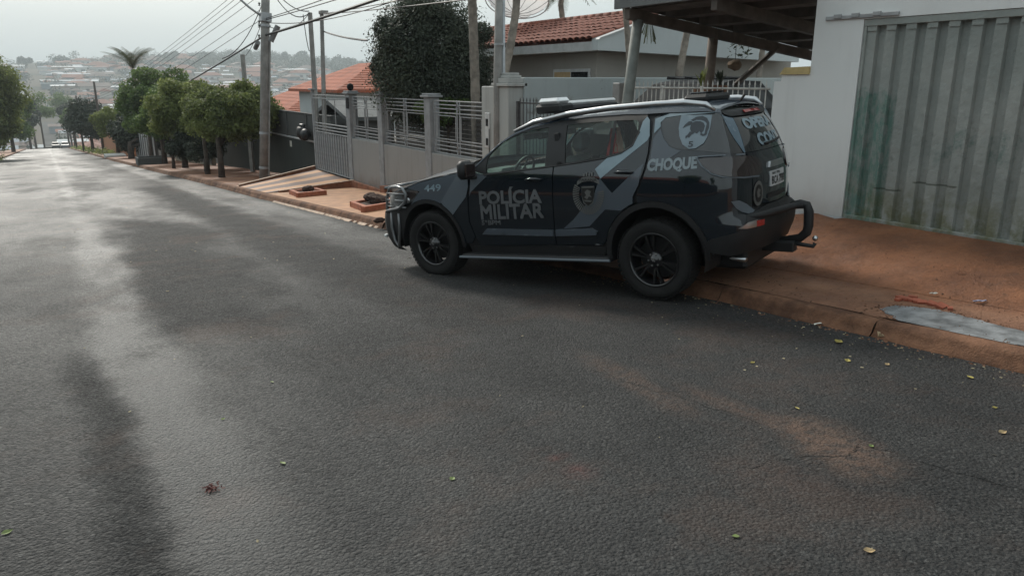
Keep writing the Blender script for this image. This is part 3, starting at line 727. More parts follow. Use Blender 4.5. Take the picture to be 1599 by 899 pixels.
for y in (5.45, 5.72, 5.95): B().cbox((-.045, y - 6.3, 2.40), (-.025, y + .10 - 6.3, 2.445), .004).build("hinge_plate", M_IRON, ww)
gt = tag(empty("sliding_gate", (GX + .02, 5.67, 0)), "big grey corrugated metal gate smeared with green paint, above the reddish ramp", "gate")
PW = .232; ng = 20
pb = B(); h0, h1 = .13, 2.30
prof = [(0, 0.0), (.115, 0.0), (.124, .052), (.224, .052), (.232, 0.0)]
V = []
for z in (h0, h1): V += [Vector((x, -u, z)) for u, x in prof]
pb.add(V, [(i, i + 1, 5 + i + 1, 5 + i) for i in range(4)])
pm = pb.mesh("gate_sheet", M_GATE)
for i in range(ng):
    o = mesh_from("gate_sheet", [v + Vector((0.012, -.03 - i * PW, 0)) for v in pb.V], pb.F, M_GATE)
    link(bpy.data.objects.new("gate_sheet", o), gt)
B().cbox((-.01, -.035, .10), (.05, 0, 2.36), .004).build("frame_stile", M_GATE, gt)
B().cbox((-.012, -ng * PW - .06, .10), (.05, -ng * PW - .03, 2.36), .004).build("frame_stile", M_GATE, gt)
B().cbox((-.014, -ng * PW - .06, 2.295), (.052, 0, 2.365), .004).build("top_rail", M_GATE, gt)
B().cbox((-.014, -ng * PW - .06, .085), (.052, 0, .15), .004).build("bottom_rail", M_GATE, gt)
for i in range(ng):
    B().box((-.002, -.03 - i * PW - .125, 2.24), (.012, -.03 - i * PW - .012, 2.297)).build("sheet_tab", M_GATE, gt)
tag(B().box((GX - .05, .9, -.15), (GX + .3, 5.68, .085)).build("gate_sill", simple("damp_dark_concrete", (0.06, 0.055, 0.05), .8, bump=.3)), kind="structure")
# grey concrete wedge left of the gate
V = [(8.11, 5.60, .115), (8.11, 6.9, .07), (7.35, 6.75, -.10), (7.55, 6.2, -.02)]
tag(B().add(V, [(0, 1, 2, 3)]).build("concrete_apron", simple("light_concrete", (0.26, 0.27, 0.275), .8, bump=.3), fix=True), kind="structure")

# ------------------------------------------------------------------ neighbour's spear-top fence, post, blue wall, white pillar
fp = tag(empty("picket_fence", (7.78, 9.5, 0)), "pale spear-topped iron fence between the square grey post and the white wall", "fence")
def line_x(y): return 7.55 + (12.3 - y) * (8.10 - 7.55) / (12.3 - 6.9)
def picket_mesh(name, mat, z0, z1, r=.008):
    return B().tube([(0, 0, z0), (0, 0, z1 - .07)], r, 6).add([(-.016, 0, z1 - .07), (0, .016, z1 - .07), (.016, 0, z1 - .07), (0, -.016, z1 - .07), (0, 0, z1), (0, 0, z1 - .085)],
        [(0, 1, 4), (1, 2, 4), (2, 3, 4), (3, 0, 4), (1, 0, 5), (2, 1, 5), (3, 2, 5), (0, 3, 5)]).mesh(name, mat)
pk = picket_mesh("picket", M_IRN3, .1, 1.72)
n = 30
for i in range(n):
    y = 9.50 - (i + .5) * (9.50 - 6.92) / n
    inst("picket", pk, fp, (line_x(y) - 7.78, y - 9.5, 0))
for z in (1.60, .35): B().tube([(line_x(9.5) - 7.78, 0, z), (line_x(6.9) - 7.78, -2.6, z)], .014, 4).build("rail", M_IRN3, fp)
for y in (8.72, 8.0): B().cbox((line_x(y) - 7.80, y - 9.515, .05), (line_x(y) - 7.76, y - 9.475, 1.63), .004).build("post", M_IRN3, fp)
tag(B().cbox((line_x(9.62) - .08, 9.53, -.6), (line_x(9.62) + .08, 9.70, 1.67), .01).build("gate_post", simple("grey_box_section", (0.24, 0.235, 0.225), .6)), "square grey steel post at the left end of the pale spear-topped fence", "post")
fd = tag(empty("picket_fence", (7.56, 12.2, 0)), "short dark spear-topped fence beside the white meter pillar", "fence")
pk2 = picket_mesh("picket", M_IRN2, -.2, 1.42)
for i in range(11):
    y = 12.16 - i * .097
    inst("picket", pk2, fd, (line_x(y) - 7.56, y - 12.2, 0))
for z in (1.31, .1): B().tube([(0, .02, z), (line_x(11.15) - 7.56, -1.05, z)], .013, 4).build("rail", M_IRN2, fd)
B().cbox((-.03, -.01, -.4), (.03, .05, 1.34), .004).build("post", M_IRN2, fd)
B().cbox((line_x(11.12) - 7.59, -1.1, -.4), (line_x(11.12) - 7.53, -1.05, 1.33), .004).build("post", M_IRN2, fd)
B().cbox((line_x(11.0) - 7.59, -1.3, 1.17), (line_x(11.0) - 7.53, -1.1, 1.31), .004).build("lock_plate", M_IRN2, fd)
tag(B().cbox((7.50, 6.9, -1.2), (7.60, 12.25, -.18), .01).build("low_wall", M_PIL), "low rendered wall carrying the spear-topped fences behind the car", "wall")
for v in bpy.data.objects["low_wall.001"].data.vertices if "low_wall.001" in bpy.data.objects else []:
    v.co.x += (line_x(v.co.y) - 7.55)
yard = tag(B().box((7.62, 6.9, -.55), (22, 12.3, 0.02)).build("yard_floor", M_CEM), kind="structure")

tag(B().cbox((7.74, 12.30, -1.2), (26, 12.46, 1.765), .015).build("boundary_wall", M_BLUW), "pale blue wall with peeling paint running back behind the car, under the tiled house", "wall")
pl = tag(empty("gate_pillar", (7.42, 12.85, 0)), "white plastered pillar with a stepped cap and two small meter boxes", "pillar")
B().cbox((0, -.50, -1.4), (.34, .52, 1.60), .015).build("shaft", M_PIL, pl)
for i, (e, z0, z1) in enumerate([(.05, 1.60, 1.66), (.02, 1.662, 1.75), (-.03, 1.752, 1.80), (-.06, 1.802, 1.845)]):
    B().cbox((-e, -.50 - e + .0, z0), (.34 + e, .0 + e, z1), .008).build("cap_course", M_PIL, pl)
mb = B().cbox((-.02, .18, .43), (-.001, .36, 1.10), .006).build("meter_panel", simple("panel_white", (0.5, 0.5, 0.49), .6), pl)
for z in (.55, .92): B().cbox((-.032, .23, z - .07), (-.018, .31, z + .07), .005).build("meter_window", M_BLK, mb)
B().tube([(-.02, .19, .80), (-.02, .19, -.3)], .008, 6).build("conduit", M_BLK, pl)

# ------------------------------------------------------------------ rendered wall with iron railings, pedestrian gate
yP = [atX(545, 200, 7.4).y, atX(594, 200, 7.4).y, atX(668, 200, 7.4).y, atX(757, 200, 7.4).y]
fw = tag(empty("railing_fence", (7.42, yP[3], 0)), "grey rendered low wall with capped pillars and iron railing panels", "fence")
oy = yP[3]; ZW = .135
B().cbox((0.0, 0.02, -2.2), (.16, yP[0] - oy + .12, ZW), .01).build("low_wall", M_GRYW, fw)
for i, yp in enumerate(yP[:3]):
    hw = .15
    p = B().cbox((-.03, yp - oy - hw, -2.0), (.22, yp - oy + hw, 1.34), .01).build("pillar", M_PIN, fw)
    p2 = B().cbox((-.09, yp - oy - hw - .06, 1.345), (.28, yp - oy + hw + .06, 1.39), .008)
    p2.cbox((-.06, yp - oy - hw - .03, 1.392), (.25, yp - oy + hw + .03, 1.43), .008)
    p2.build("pillar_cap", M_PIN, p)
    if i == 0:
        B().lathe([(.02, 1.43), (.07, 1.46), (.095, 1.52), (.09, 1.58), (.06, 1.62), (.0, 1.64)], 12, 'z', (.09, yp - oy, 0)).build("lamp", M_BLK, p, smooth=True)
        B().cbox((-.06, yp - oy - .16, .95), (-.032, yp - oy + .02, 1.25), .01).build("lantern_box", M_BLK, p)
bars = {}
def bar(par, x, y0, y1, z0, z1, t=.012, name="bar"):
    return B().cbox((x - t, min(y0, y1), min(z0, z1)), (x + t, max(y0, y1), max(z0, z1)), .003).build(name, M_IRON, par)
def railing(y0, y1, zb, zt, par, name="railing"):
    pa = tag(link(bpy.data.objects.new(name, None), par)); pa.location = (.07, y0, zb)
    W = y1 - y0; H = zt - zb
    mesh_h = mesh_from("bar", *(lambda q: (q.V, q.F))(B().cbox((-.011, 0, -.011), (.011, W, .011), .003)), M_IRON)
    for z in (0.02, .10, .18, .27, H - .27, H - .18, H - .10, H - .02): inst("bar", mesh_h, pa, (0, 0, z))
    mv = mesh_from("bar", *(lambda q: (q.V, q.F))(B().cbox((-.011, -.011, 0), (.011, .011, H), .003)), M_IRON)
    for y in (.02, W - .02, W / 2 - .06, W / 2 + .06, .11, W - .11): inst("bar", mv, pa, (.003, y, 0))
    q = B()
    for (a, b_) in [(.17, W / 2 - .12), (W / 2 + .12, W - .17)]:
        for z in (.33, H - .33): q = B().cbox((-.009, a, z - .009), (.009, b_, z + .009), .002).build("inner_bar", M_IRON, pa)
        for y in (a, b_): B().cbox((-.008, y - .009, .33), (.008, y + .009, H - .33), .002).build("inner_bar", M_IRON, pa)
    for y in (.065, W / 2, W - .065):
        for z in (.14, H - .14):
            d = B(); P = [(y, z - .11), (y + .05, z), (y, z + .11), (y - .05, z)]
            for k in range(4):
                (a, c_), (e, f_) = P[k], P[(k + 1) % 4]
                d.tube([(-.02, a, c_), (-.02, e, f_)], .010, 4)
            d.build("diamond", M_IRON, pa)
    return pa
for i in range(3):
    a, b_ = yP[i + 1] - oy + (.16 if i < 2 else .10), yP[i] - oy - .16
    railing(a, b_, ZW + .01, 1.30, fw)
# pedestrian gate
y0, y1 = atX(489, 200, 7.4).y, yP[0] + .18
pg = tag(empty("pedestrian_gate", (7.46, y0, 0)), "narrow grey iron gate with a ribbed lower half at the top of the striped ramp", "gate")
W = y0 - y1
B().cbox((-.04, -.05, -1.15), (.05, .06, 1.42), .006).build("gate_post", M_PIN, pg)
B().cbox((-.10, -.12, 1.42), (.11, .13, 1.47), .008).build("post_cap", M_PIN, pg)
rb = mesh_from("rib", *(lambda q: (q.V, q.F))(B().cbox((-.014, -.03, -1.05), (.014, .03, .12), .006)), M_IRON)
nr = 15
for i in range(nr): inst("rib", rb, pg, (0, -.12 - (W - .2) * i / (nr - 1), 0))
for z in (-1.04, .15, .24, .33, .42, 1.18, 1.28): B().cbox((-.018, -W + .04, z - .014), (.018, -.04, z + .014), .003).build("rail", M_IRON, pg)
for y in (-.08, -W + .06): B().cbox((-.02, y - .02, -1.06), (.02, y + .02, 1.30), .003).build("stile", M_IRON, pg)
for k in (.33, .66): B().cbox((-.01, -W * k - .01, .42), (.01, -W * k + .01, 1.2), .003).build("upright", M_IRON, pg)
B().cbox((.01, -W + .03, -1.03), (.02, -.05, .1), .003).build("backing_sheet", simple("dull_grey_sheet", (0.17, 0.175, 0.18), .6), pg)

# dark green wall beyond the gate, dark block wall above it, with a coping line
dw = tag(empty("boundary_wall", (8.0, 26, 0)), "dark green painted wall with a thin pale coping behind the utility pole", "wall")
B().cbox((0, -1.4, -3.6), (.14, 18, -.38), .01).build("wall_face", M_DGRN, dw)
V = [atX(489, 222, 8.0), atX(440, 212, 8.0)]
B().cbox((-.03, -1.4, -.378), (.17, 18, -.33), .006).build("coping", M_FASC, dw)
B().cbox((.03, -1.4, -.33), (.13, 7.0, .56), .01).build("upper_wall", M_DGRY, dw)
for y in (1.2, 3.8, 6.6): B().cbox((-.02, y, -.33), (.15, y + .12, .60), .008).build("wall_pier", M_DGRY, dw)
B().cbox((-.001, -1.4, .562), (.15, 7.0, .60), .006).build("coping", M_DGRY, dw)
bg_ = B(); rr = random.Random(3)
c = atX(474, 208, 7.75)
bg_.ico((0, .08, 0), .30, 3, .09, (.7, 1.2, .8), rr); bg_.ico((0, -.25, -.05), .22, 3, .12, (.8, 1.1, .9), rr); bg_.ico((.0, .38, .06), .17, 3, .14, (.8, 1.2, .8), rr); bg_.ico((0, .1, .22), .14, 2, .2, (.8, 1.4, .7), rr)
bag = tag(bg_.build("black_bag", simple("glossy_black_plastic", (0.010, 0.010, 0.011), .45), smooth=True), "lumpy black plastic bag hung at the end of the dark wall by the small gate", "bag"); bag.location = c
tag(B().cbox((7.97, 29.3, -.72), (7.995, 29.5, -.50), .004).build("notice_plate", M_SCR), "small white plate on the dark green wall right of the utility pole", "sign")

ls_ = tag(empty("louvred_screen", (8.7, 13.6, 0)), "dark louvred timber screen close behind the grey railings", "screen")
lm_ = mesh_from("slat", *(lambda q: (q.V, q.F))(B().box((-.02, 0, -.045), (.012, 7.2, .045), Matrix.Rotation(R(18), 4, 'Y'))), simple("dark_brown_slats", (0.055, 0.047, 0.042), .8, var=.3))
for i in range(19): inst("slat", lm_, ls_, (0, 0, -.75 + i * .105))
for y in (0, 2.4, 4.8, 7.2): B().cbox((.02, y - .04, -2), (.10, y + .04, 1.25), .01).build("screen_post", M_WOOD, ls_)

# ------------------------------------------------------------------ tiled house beyond the blue wall
hs_ = tag(empty("house", (11.0, 14.5, 0)), "beige house with a weathered red tiled roof and a pale gable end", "house")
ox, oy2 = 11.0, 14.5
B().cbox((.35, .35, -1.6), (7.2, 8.6, 2.36), .01).build("wall", M_HOUS, hs_)
B().prism([(-.05, 2.37), (6.8, 2.19), (6.8, 2.44), (2.35, 3.33), (-.05, 2.60)], -.22, .02, lambda u, v, h: (u, h, v)).build("gable", M_GABL, hs_, fix=True)
B().prism([(-.06, 2.60), (-.02, 2.64), (2.35, 3.375), (6.85, 2.48), (6.85, 2.44), (2.35, 3.335)], -.26, .02, lambda u, v, h: (u, h, v)).build("verge_board", M_FASC, hs_, fix=True)
B().cbox((-.06, -.0, 2.36), (-.0, 9.0, 2.565), .006).build("fascia", M_FASC, hs_)
B().cbox((.0, .02, 2.362), (.36, 9.0, 2.40), .004).build("soffit", M_FASC, hs_)
B().prism([(-.05, 2.55), (2.35, 3.29), (6.8, 2.41), (6.8, 2.36), (-.05, 2.38)], .02, 8.9, lambda u, v, h: (u, h, v)).build("roof_slab", M_TILE, hs_, fix=True)
wn_ = B().cbox((.31, .55, 1.25), (.352, 2.1, 1.98), .006).build("window", M_FASC, hs_)
B().cbox((.30, .62, 1.3), (.312, 1.3, 1.91), .003).build("pane", C_GLS, wn_)
B().cbox((.30, 1.34, 1.3), (.312, 2.03, 1.91), .003).build("pane", simple("ochre_curtain", (0.42, 0.30, 0.16), .8), wn_)
# barrel tiles on the street slope: 300 largest as pieces
rf = tag(link(bpy.data.objects.new("roof_tiles", None), hs_))
sl = math.atan2(3.32 - 2.60, 2.40); Ls = math.hypot(2.40, .72)
q = B(); rows = []
for i in range(2):
    rows.append([Vector((i * .40, .115 * math.cos(math.pi * k / 6) , .058 * math.sin(math.pi * k / 6) + (.012 if i == 0 else -.012))) for k in range(7)])
q.sheet(rows); q.add([Vector((0, .115, .0)), Vector((0, .14, -.02)), Vector((.40, .14, -.035)), Vector((.40, .115, -.02))], [(0, 1, 2, 3)])
tmesh = q.mesh("roof_tile", M_TILE, True)
cnt = 0
nrow = 7; step = (Ls + .06) / nrow
for r_ in range(nrow):
    for k in range(37):
        y = .06 + k * .245
        d = -.06 + r_ * step
        o = inst("roof_tile", tmesh, rf, (-.06 + d * math.cos(sl) + .03, y + rnd.uniform(-.008, .008), 2.615 + (d + .06) * math.sin(sl) + rnd.uniform(0, .008)), (rnd.uniform(-.03, .03), -sl + rnd.uniform(-.02, .02), rnd.uniform(-.03, .03)), (step / .36, 1, 1))
        cnt += 1
q = B()
for k in range(26):
    y = k * .345 - .1
    q.tube([(2.35, y, 3.37), (2.35, y + .37, 3.385)], [.10, .085], 8)
q.build("ridge_tiles", M_TILE, hs_, smooth=True)["kind"] = "stuff"
# lightning bits on top: dish
ds = tag(empty("satellite_dish", (13.9, 20.5, 0)), "large mesh satellite dish on a mast behind the red tiled roof", "satellite dish")
dc = atY(806, 24, 20.5); ds.location = (dc.x, 20.5, 0)
B().tube([(0, 0, 2.0), (0, 0, dc.z - .05)], .03, 8).build("mast", M_IRN2, ds)
Mx = Matrix.Translation((0, 0, dc.z + .12)) @ Matrix.Rotation(R(-20), 4, 'X') @ Matrix.Rotation(R(18), 4, 'Y')
q = B(); rows = []
for i in range(6):
    r_ = .95 * i / 5; rows.append([Mx @ Vector((r_ * math.cos(a * math.pi / 12), r_ * math.sin(a * math.pi / 12), .30 * (r_ / .72) ** 2 - .1)) for a in range(25)])
q.sheet(rows); q.build("reflector", leaf_mat("pale_dish_mesh", (0.75, 0.75, 0.75), (0.8, 0.8, 0.8), 1, .5), ds, smooth=True)
for a in range(12):
    A = a * math.pi / 6
    B().tube([Mx @ Vector((r_ * math.cos(A), r_ * math.sin(A), .30 * (r_ / .72) ** 2 - .115)) for r_ in (.03, .35, .65, .94)], .010, 4).build("rib", M_IRON, ds)
B().tube([Mx @ Vector((.96 * math.cos(a), .96 * math.sin(a), .31)) for a in np.linspace(0, 6.283, 33)], .016, 5, False).build("rim_ring", M_IRON, ds)
B().tube([Mx @ Vector((.5, 0, .05)), Mx @ Vector((0, 0, .62)), Mx @ Vector((-.4, .3, .05))], .012, 5).build("feed_arm", M_IRON, ds)

# ------------------------------------------------------------------ carport
cpz = tag(empty("carport", (8.1, 9.0, 0)), "open carport with a dark sloping sheet roof on round posts, left of the white wall", "carport")
def cz(x): return 2.66 - (x - 7.65) * .125
pA = atY(1000, 45, 9.0)
def beam(name, x0, x1, y, dz0, dz1, w, mat): 
    return B().prism([(x0 - 8.1, cz(x0) + dz0), (x1 - 8.1, cz(x1) + dz0), (x1 - 8.1, cz(x1) + dz1), (x0 - 8.1, cz(x0) + dz1)], y - 9.0, y - 9.0 + w, lambda u, v, h: (u, h, v)).build(name, mat, cpz, fix=True)
beam("beam", 7.45, 12.6, 9.0, -.12, .03, .10, M_WOOD)
beam("beam", 7.45, 12.6, 7.3, -.12, .03, .10, M_WOOD)
for i, x in enumerate([7.58, 8.25, 8.95, 9.7, 10.5, 11.3]):
    B().prism([(0, 0), (.16 if i else .3, 0), (.16 if i else .3, .16), (0, .16)], 6.4 - 9.0, 9.12 - 9.0, lambda u, v, h, x=x: (x - 8.1 + u, h, cz(x + u) + .032 + v)).build("purlin", M_WOOD, cpz, fix=True)
q = B(); rows = []
for y in (9.35, 6.4):
    rows.append([Vector((7.42 + k * .07 - 8.1, y - 9.0, cz(7.42 + k * .07) + .215 + .025 * math.sin(k * 2.6))) for k in range(76)])
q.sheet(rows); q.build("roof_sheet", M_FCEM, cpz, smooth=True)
beam("fascia_board", 7.44, 12.7, 9.28, .10, .20, .03, M_WOOD)
B().cbox((7.40 - 8.1, 6.4 - 9, cz(7.4) + .02), (7.45 - 8.1, 9.3 - 9, cz(7.4) + .26), .005).build("front_fascia", M_FCEM, cpz)
p0, p1 = atY(1000, 32, 9.0), atY(983, 165, 9.0)
B().tube([(p1.x - 8.1 - .03, .05, -.5), (p1.x - 8.1, .05, p1.z), (p0.x - 8.1, .05, p0.z)], [.085, .082, .078], 16).build("post", simple("grey_painted_post", (0.17, 0.18, 0.165), .7, var=.2), cpz, smooth=True)
p0, p1 = atY(1117, 58, 9.05), atY(1109, 130, 9.05)
B().tube([(p1.x - 8.1 - .02, .08, -.5), (p1.x - 8.1, .08, p1.z), (p0.x - 8.1, .08, p0.z + .1)], [.088, .085, .08], 12).build("post", simple("brown_timber_post", (0.17, 0.135, 0.11), .8, var=.25, bump=.3), cpz, smooth=True)
p0, p1 = atY(1216, 76, 9.0), atY(1150, 134, 9.0)
B().tube([(p1.x - 8.1, .03, p1.z), (p0.x - 8.1, .03, p0.z)], .045, 6).build("brace", M_WOOD, cpz)
# hanging pot with twigs, plants at the post
hp = atY(1148, 102, 9.3)
pt = tag(empty("hanging_planter", hp), "coconut-fibre basket with leafy twigs hanging from the carport beam", "hanging plant")
B().ico((0, 0, 0), .12, 2, .12, (1.1, .9, .75)).build("basket", simple("coir_fibre", (0.16, 0.11, 0.07), .95, bump=.8), pt)
B().tube([(0, 0, .08), (0, 0, cz(hp.x) - .1 - hp.z)], .006, 4).build("cord", M_BLK, pt)
def leaves(name, mat, pts, size, rg, asp=.45, par=None):
    V = []; Fc = []
    for p in pts:
        M = Matrix.Rotation(rg.uniform(0, 6.28), 3, 'Z') @ Matrix.Rotation(rg.uniform(-1.1, 1.1), 3, 'X') @ Matrix.Rotation(rg.uniform(-1.1, 1.1), 3, 'Y')
        s = size * rg.uniform(.6, 1.3); n0 = len(V)
        V += [p + M @ Vector(v) for v in [(-s, 0, 0), (0, -s * asp, .1 * s), (s, 0, 0), (0, s * asp, .1 * s)]]; Fc.append((n0, n0 + 1, n0 + 2, n0 + 3))
    return mk(name, V, Fc, mat, par)
rg = random.Random(5)
leaves("foliage", M_LDRK, [Vector((rg.uniform(-.1, .35), rg.uniform(-.1, .1), rg.uniform(.12, .38))) for _ in range(40)], .045, rg, .4, pt)
def potted(loc, name, label, mat, n, h, seed):
    o = tag(empty(name, loc), label, "plant"); rg = random.Random(seed)
    q = B()
    for i in range(n):
        a = rg.uniform(0, 6.28); L = h * rg.uniform(.6, 1.1); sp = rg.uniform(.1, .45) * h
        pts = [Vector((math.cos(a) * sp * t ** 1.6, math.sin(a) * sp * t ** 1.6, L * (t - .35 * t * t * sp / h))) for t in (0, .35, .7, 1)]
        w = .03; sd_ = Vector((-math.sin(a), math.cos(a), 0))
        q.sheet([[p - sd_ * w * k, p, p + sd_ * w * k] for p, k in zip(pts, (.3, 1, 1, .1))])
    q.build("foliage", mat, o); B().lathe([(.09, -.2), (.13, .02), (.11, .02), (.08, -.18)], 12).build("pot", M_KERB, o); return o
potted(atY(1096, 140, 8.8), "potted_plant", "yellow-green potted plant just left of the brown carport post", M_LYEL, 12, .34, 2)
potted(atY(1124, 136, 8.85), "potted_plant", "dark-leaved potted plant right of the brown carport post", M_LDRK, 12, .26, 3)

def parked(name, loc, rz, paint_m, label, sc=1.0):
    """plain hatchback: body, cabin, windows, wheels, lamps"""
    o = tag(empty(name, loc, rz), label, "car", None)
    L = 4.1; prof = [(-2.05, .35), (-2.05, .75), (-1.9, .92), (-.95, 1.02), (-.25, 1.46), (1.15, 1.50), (1.85, 1.05), (2.05, .95), (2.05, .38)]
    low = [(-2.05, .35), (-2.07, .72), (-1.85, .90), (-.95, 1.00), (1.9, 1.02), (2.06, .9), (2.05, .38)]
    B().prism(low, -.84, .84, lambda u, v, h: (u, h * (1 if v < .8 else .96), v)).build("body", paint_m, o, fix=True)
    cab = [(-.98, 1.0), (-.30, 1.45), (.2, 1.52), (1.1, 1.50), (1.82, 1.02)]
    B().prism(cab, -.76, .76, lambda u, v, h: (u, h * (1 - max(0, v - 1) * .35), v)).build("cabin", paint_m, o, fix=True)
    win = [(-.78, 1.04), (-.25, 1.40), (.2, 1.45), (1.02, 1.43), (1.5, 1.04)]
    B().prism(win, -.765, .765, lambda u, v, h: (u, h * (1 - max(0, v - 1) * .33), v)).build("side_window", C_GL2, o, fix=True)
    B().add([(-.95, -.66, 1.04), (-.95, .66, 1.04), (-.36, .58, 1.43), (-.36, -.58, 1.43)], [(0, 1, 2, 3)]).build("windscreen", C_GL2, o)
    B().add([(1.83, -.66, 1.04), (1.83, .66, 1.04), (1.24, .58, 1.44), (1.24, -.58, 1.44)], [(0, 1, 2, 3)]).build("rear_window", C_GL2, o)
    wh = B().lathe([(.0, -.1), (.28, -.1), (.31, -.07), (.31, .07), (.28, .1), (.0, .1)], 20, 'y').mesh("wheel", C_TYR, False)
    for x in (-1.3, 1.3):
        for y in (-.78, .78): inst("wheel", wh, o, (x, y, .31))
    for y in (-.62, .62): B().cbox((-2.09, y - .14, .68), (-2.0, y + .14, .80), .02).build("headlight", C_HEAD, o)
    for y in (-.62, .62): B().cbox((2.0, y - .1, .78), (2.085, y + .1, .95), .02).build("tail_light", C_RED, o)
    return o
parked("parked_car", (10.0, 10.2, .12), R(16), M_BLK, "dark car parked under the carport behind the spear-topped fence, nearer the grey round post")
q = bpy.data.objects["parked_car"]; q.scale = (1.15, 1, 1.05)
for s_ in (-.35, 0, .35): B().tube([(-.3, s_, 1.56), (1.0, s_, 1.56)], .018, 5).build("rack_bar", C_PLS, q)
for x_ in (-.1, .8): B().tube([(x_, -.5, 1.54), (x_, .5, 1.54)], .018, 5).build("rack_bar", C_PLS, q)
parked("parked_car", (12.6, 8.6, .02), R(4), C_WHT, "pale car glimpsed through the right end of the spear-topped fence by the white wall")

# ------------------------------------------------------------------ farther roofs beyond the fence
def far_house(name, x0, x1, y0, y1, ze, zr, label, axis='y', wallm=None, roofm=None, ov=.4, base=-4):
    o = tag(empty(name, ((x0 + x1) / 2, (y0 + y1) / 2, 0)), label, "house"); cx, cy = o.location.x, o.location.y
    a, b_, c_, d_ = x0 - cx, x1 - cx, y0 - cy, y1 - cy
    B().cbox((a, c_, base), (b_, d_, ze), .01).build("wall", wallm or M_HOUS, o)
    q = B()
    if axis == 'hip':
        m_ = min(b_ - a, d_ - c_) / 2
        V = [(a - ov, c_ - ov, ze), (b_ + ov, c_ - ov, ze), (b_ + ov, d_ + ov, ze), (a - ov, d_ + ov, ze)]
        if b_ - a >= d_ - c_: V += [(a + m_, 0, zr), (b_ - m_, 0, zr)]; Fc = [(0, 1, 5, 4), (2, 3, 4, 5), (1, 2, 5), (3, 0, 4)]
        else: V += [(0, c_ + m_, zr), (0, d_ - m_, zr)]; Fc = [(0, 1, 4), (1, 2, 5, 4), (2, 3, 5), (3, 0, 4, 5)]
        q.add(V, Fc); q.add([(v[0], v[1], ze - .12) for v in V[:4]] + V[:4], [(3, 2, 1, 0), (0, 1, 5, 4), (1, 2, 6, 5), (2, 3, 7, 6), (3, 0, 4, 7)])
    elif axis == 'y':
        q.prism([(a - ov, ze), (0, zr), (b_ + ov, ze), (b_ + ov, ze - .12), (0, zr - .14), (a - ov, ze - .12)], c_ - ov, d_ + ov, lambda u, v, h: (u, h, v))
    else:
        q.prism([(c_ - ov, ze), (0, zr), (d_ + ov, ze), (d_ + ov, ze - .12), (0, zr - .14), (c_ - ov, ze - .12)], a - ov, b_ + ov, lambda u, v, h: (h, u, v))
    q.build("roof", roofm or M_TIL2, o, fix=True)
    return o
g = N("ribbed_orange_tiles")
o3 = g.sep(); w = g.math('SINE', g.math('MULTIPLY', o3[1], 28.0)); w2 = g.math('SINE', g.math('MULTIPLY', o3[0], 18.0))
c = g.mix(g.ramp(g.noise(1.5, 6, .7), .35, .7), (0.40, 0.115, 0.06), (0.26, 0.085, 0.05))
g.set(base=c, rough=.85); g.bump(g.math('ADD', w, w2), .6, .04); M_TIL3 = g.m
h1_ = far_house("house", 10.9, 15.5, 31.5, 38, 1.34, 2.5, "pale house with an orange-red hipped roof seen over the small iron gate", 'hip', M_GABL, M_TIL3)
h2_ = far_house("house", 11.2, 16, 41, 49, .12, 1.45, "low red hipped roof just right of the clipped trees, beyond the dark wall", 'hip', M_DGRY, M_TIL3)
far_house("shed", 8.6, 10.2, 24.5, 28.0, .55, 1.05, "grey lean-to roof right behind the railing fence", 'x', M_DGRY, M_FCEM, .1)
q = bpy.data.objects.get("shed"); q["category"] = "shed"

# ------------------------------------------------------------------ trees
def crown_mesh(name, mat, blobs, n, size, seed, shell=.45, asp=.55, droop=0.0):
    """n small leaves spread through overlapping clumps; blobs: (centre, radii)"""
    g_ = np.random.default_rng(seed)
    w = np.array([b[1][0] * b[1][1] * b[1][2] for b in blobs]) ** (2 / 3); w = w / w.sum()
    idx = g_.choice(len(blobs), n, p=w)
    C_ = np.array([b[0] for b in blobs])[idx]; Rr = np.array([b[1] for b in blobs])[idx]
    d = g_.normal(size=(n, 3)); d /= np.linalg.norm(d, axis=1)[:, None]
    r = 1 - shell * g_.random(n) ** 1.6 + .09 * g_.normal(size=n)
    P = C_ + d * Rr * r[:, None]
    nrm = d * .7 + g_.normal(size=(n, 3)) * .55 + np.array([0, 0, .35]); nrm /= np.linalg.norm(nrm, axis=1)[:, None]
    t = g_.normal(size=(n, 3)); t[:, 2] -= droop
    t -= nrm * (t * nrm).sum(1)[:, None]; t /= np.linalg.norm(t, axis=1)[:, None]
    bq = np.cross(nrm, t); s = size * (.6 + .8 * g_.random(n))[:, None]
    V = np.stack([P - t * s, P - bq * s * asp + nrm * s * .15, P + t * s, P + bq * s * asp + nrm * s * .15], 1).reshape(-1, 3)
    me = bpy.data.meshes.new(name); me.vertices.add(4 * n); me.vertices.foreach_set("co", V.ravel())
    me.loops.add(4 * n); me.loops.foreach_set("vertex_index", np.arange(4 * n)); me.polygons.add(n)
    me.polygons.foreach_set("loop_start", np.arange(0, 4 * n, 4)); me.materials.append(mat); me.update(calc_edges=True); me.validate(); return me
def clumps(c, rad, k, cr, seed, flat=0.0):
    rg = random.Random(seed); out = []
    for i in range(k):
        a = rg.uniform(0, 6.28); z = rg.uniform(-1 + flat, 1); q_ = math.sqrt(max(0, 1 - z * z)); rr_ = rg.uniform(.45, .86)
        out.append(((c[0] + math.cos(a) * q_ * rad[0] * rr_, c[1] + math.sin(a) * q_ * rad[1] * rr_, c[2] + z * rad[2] * rr_), tuple(cr * rg.uniform(.7, 1.25) * m for m in (1, 1, .85))))
    return out
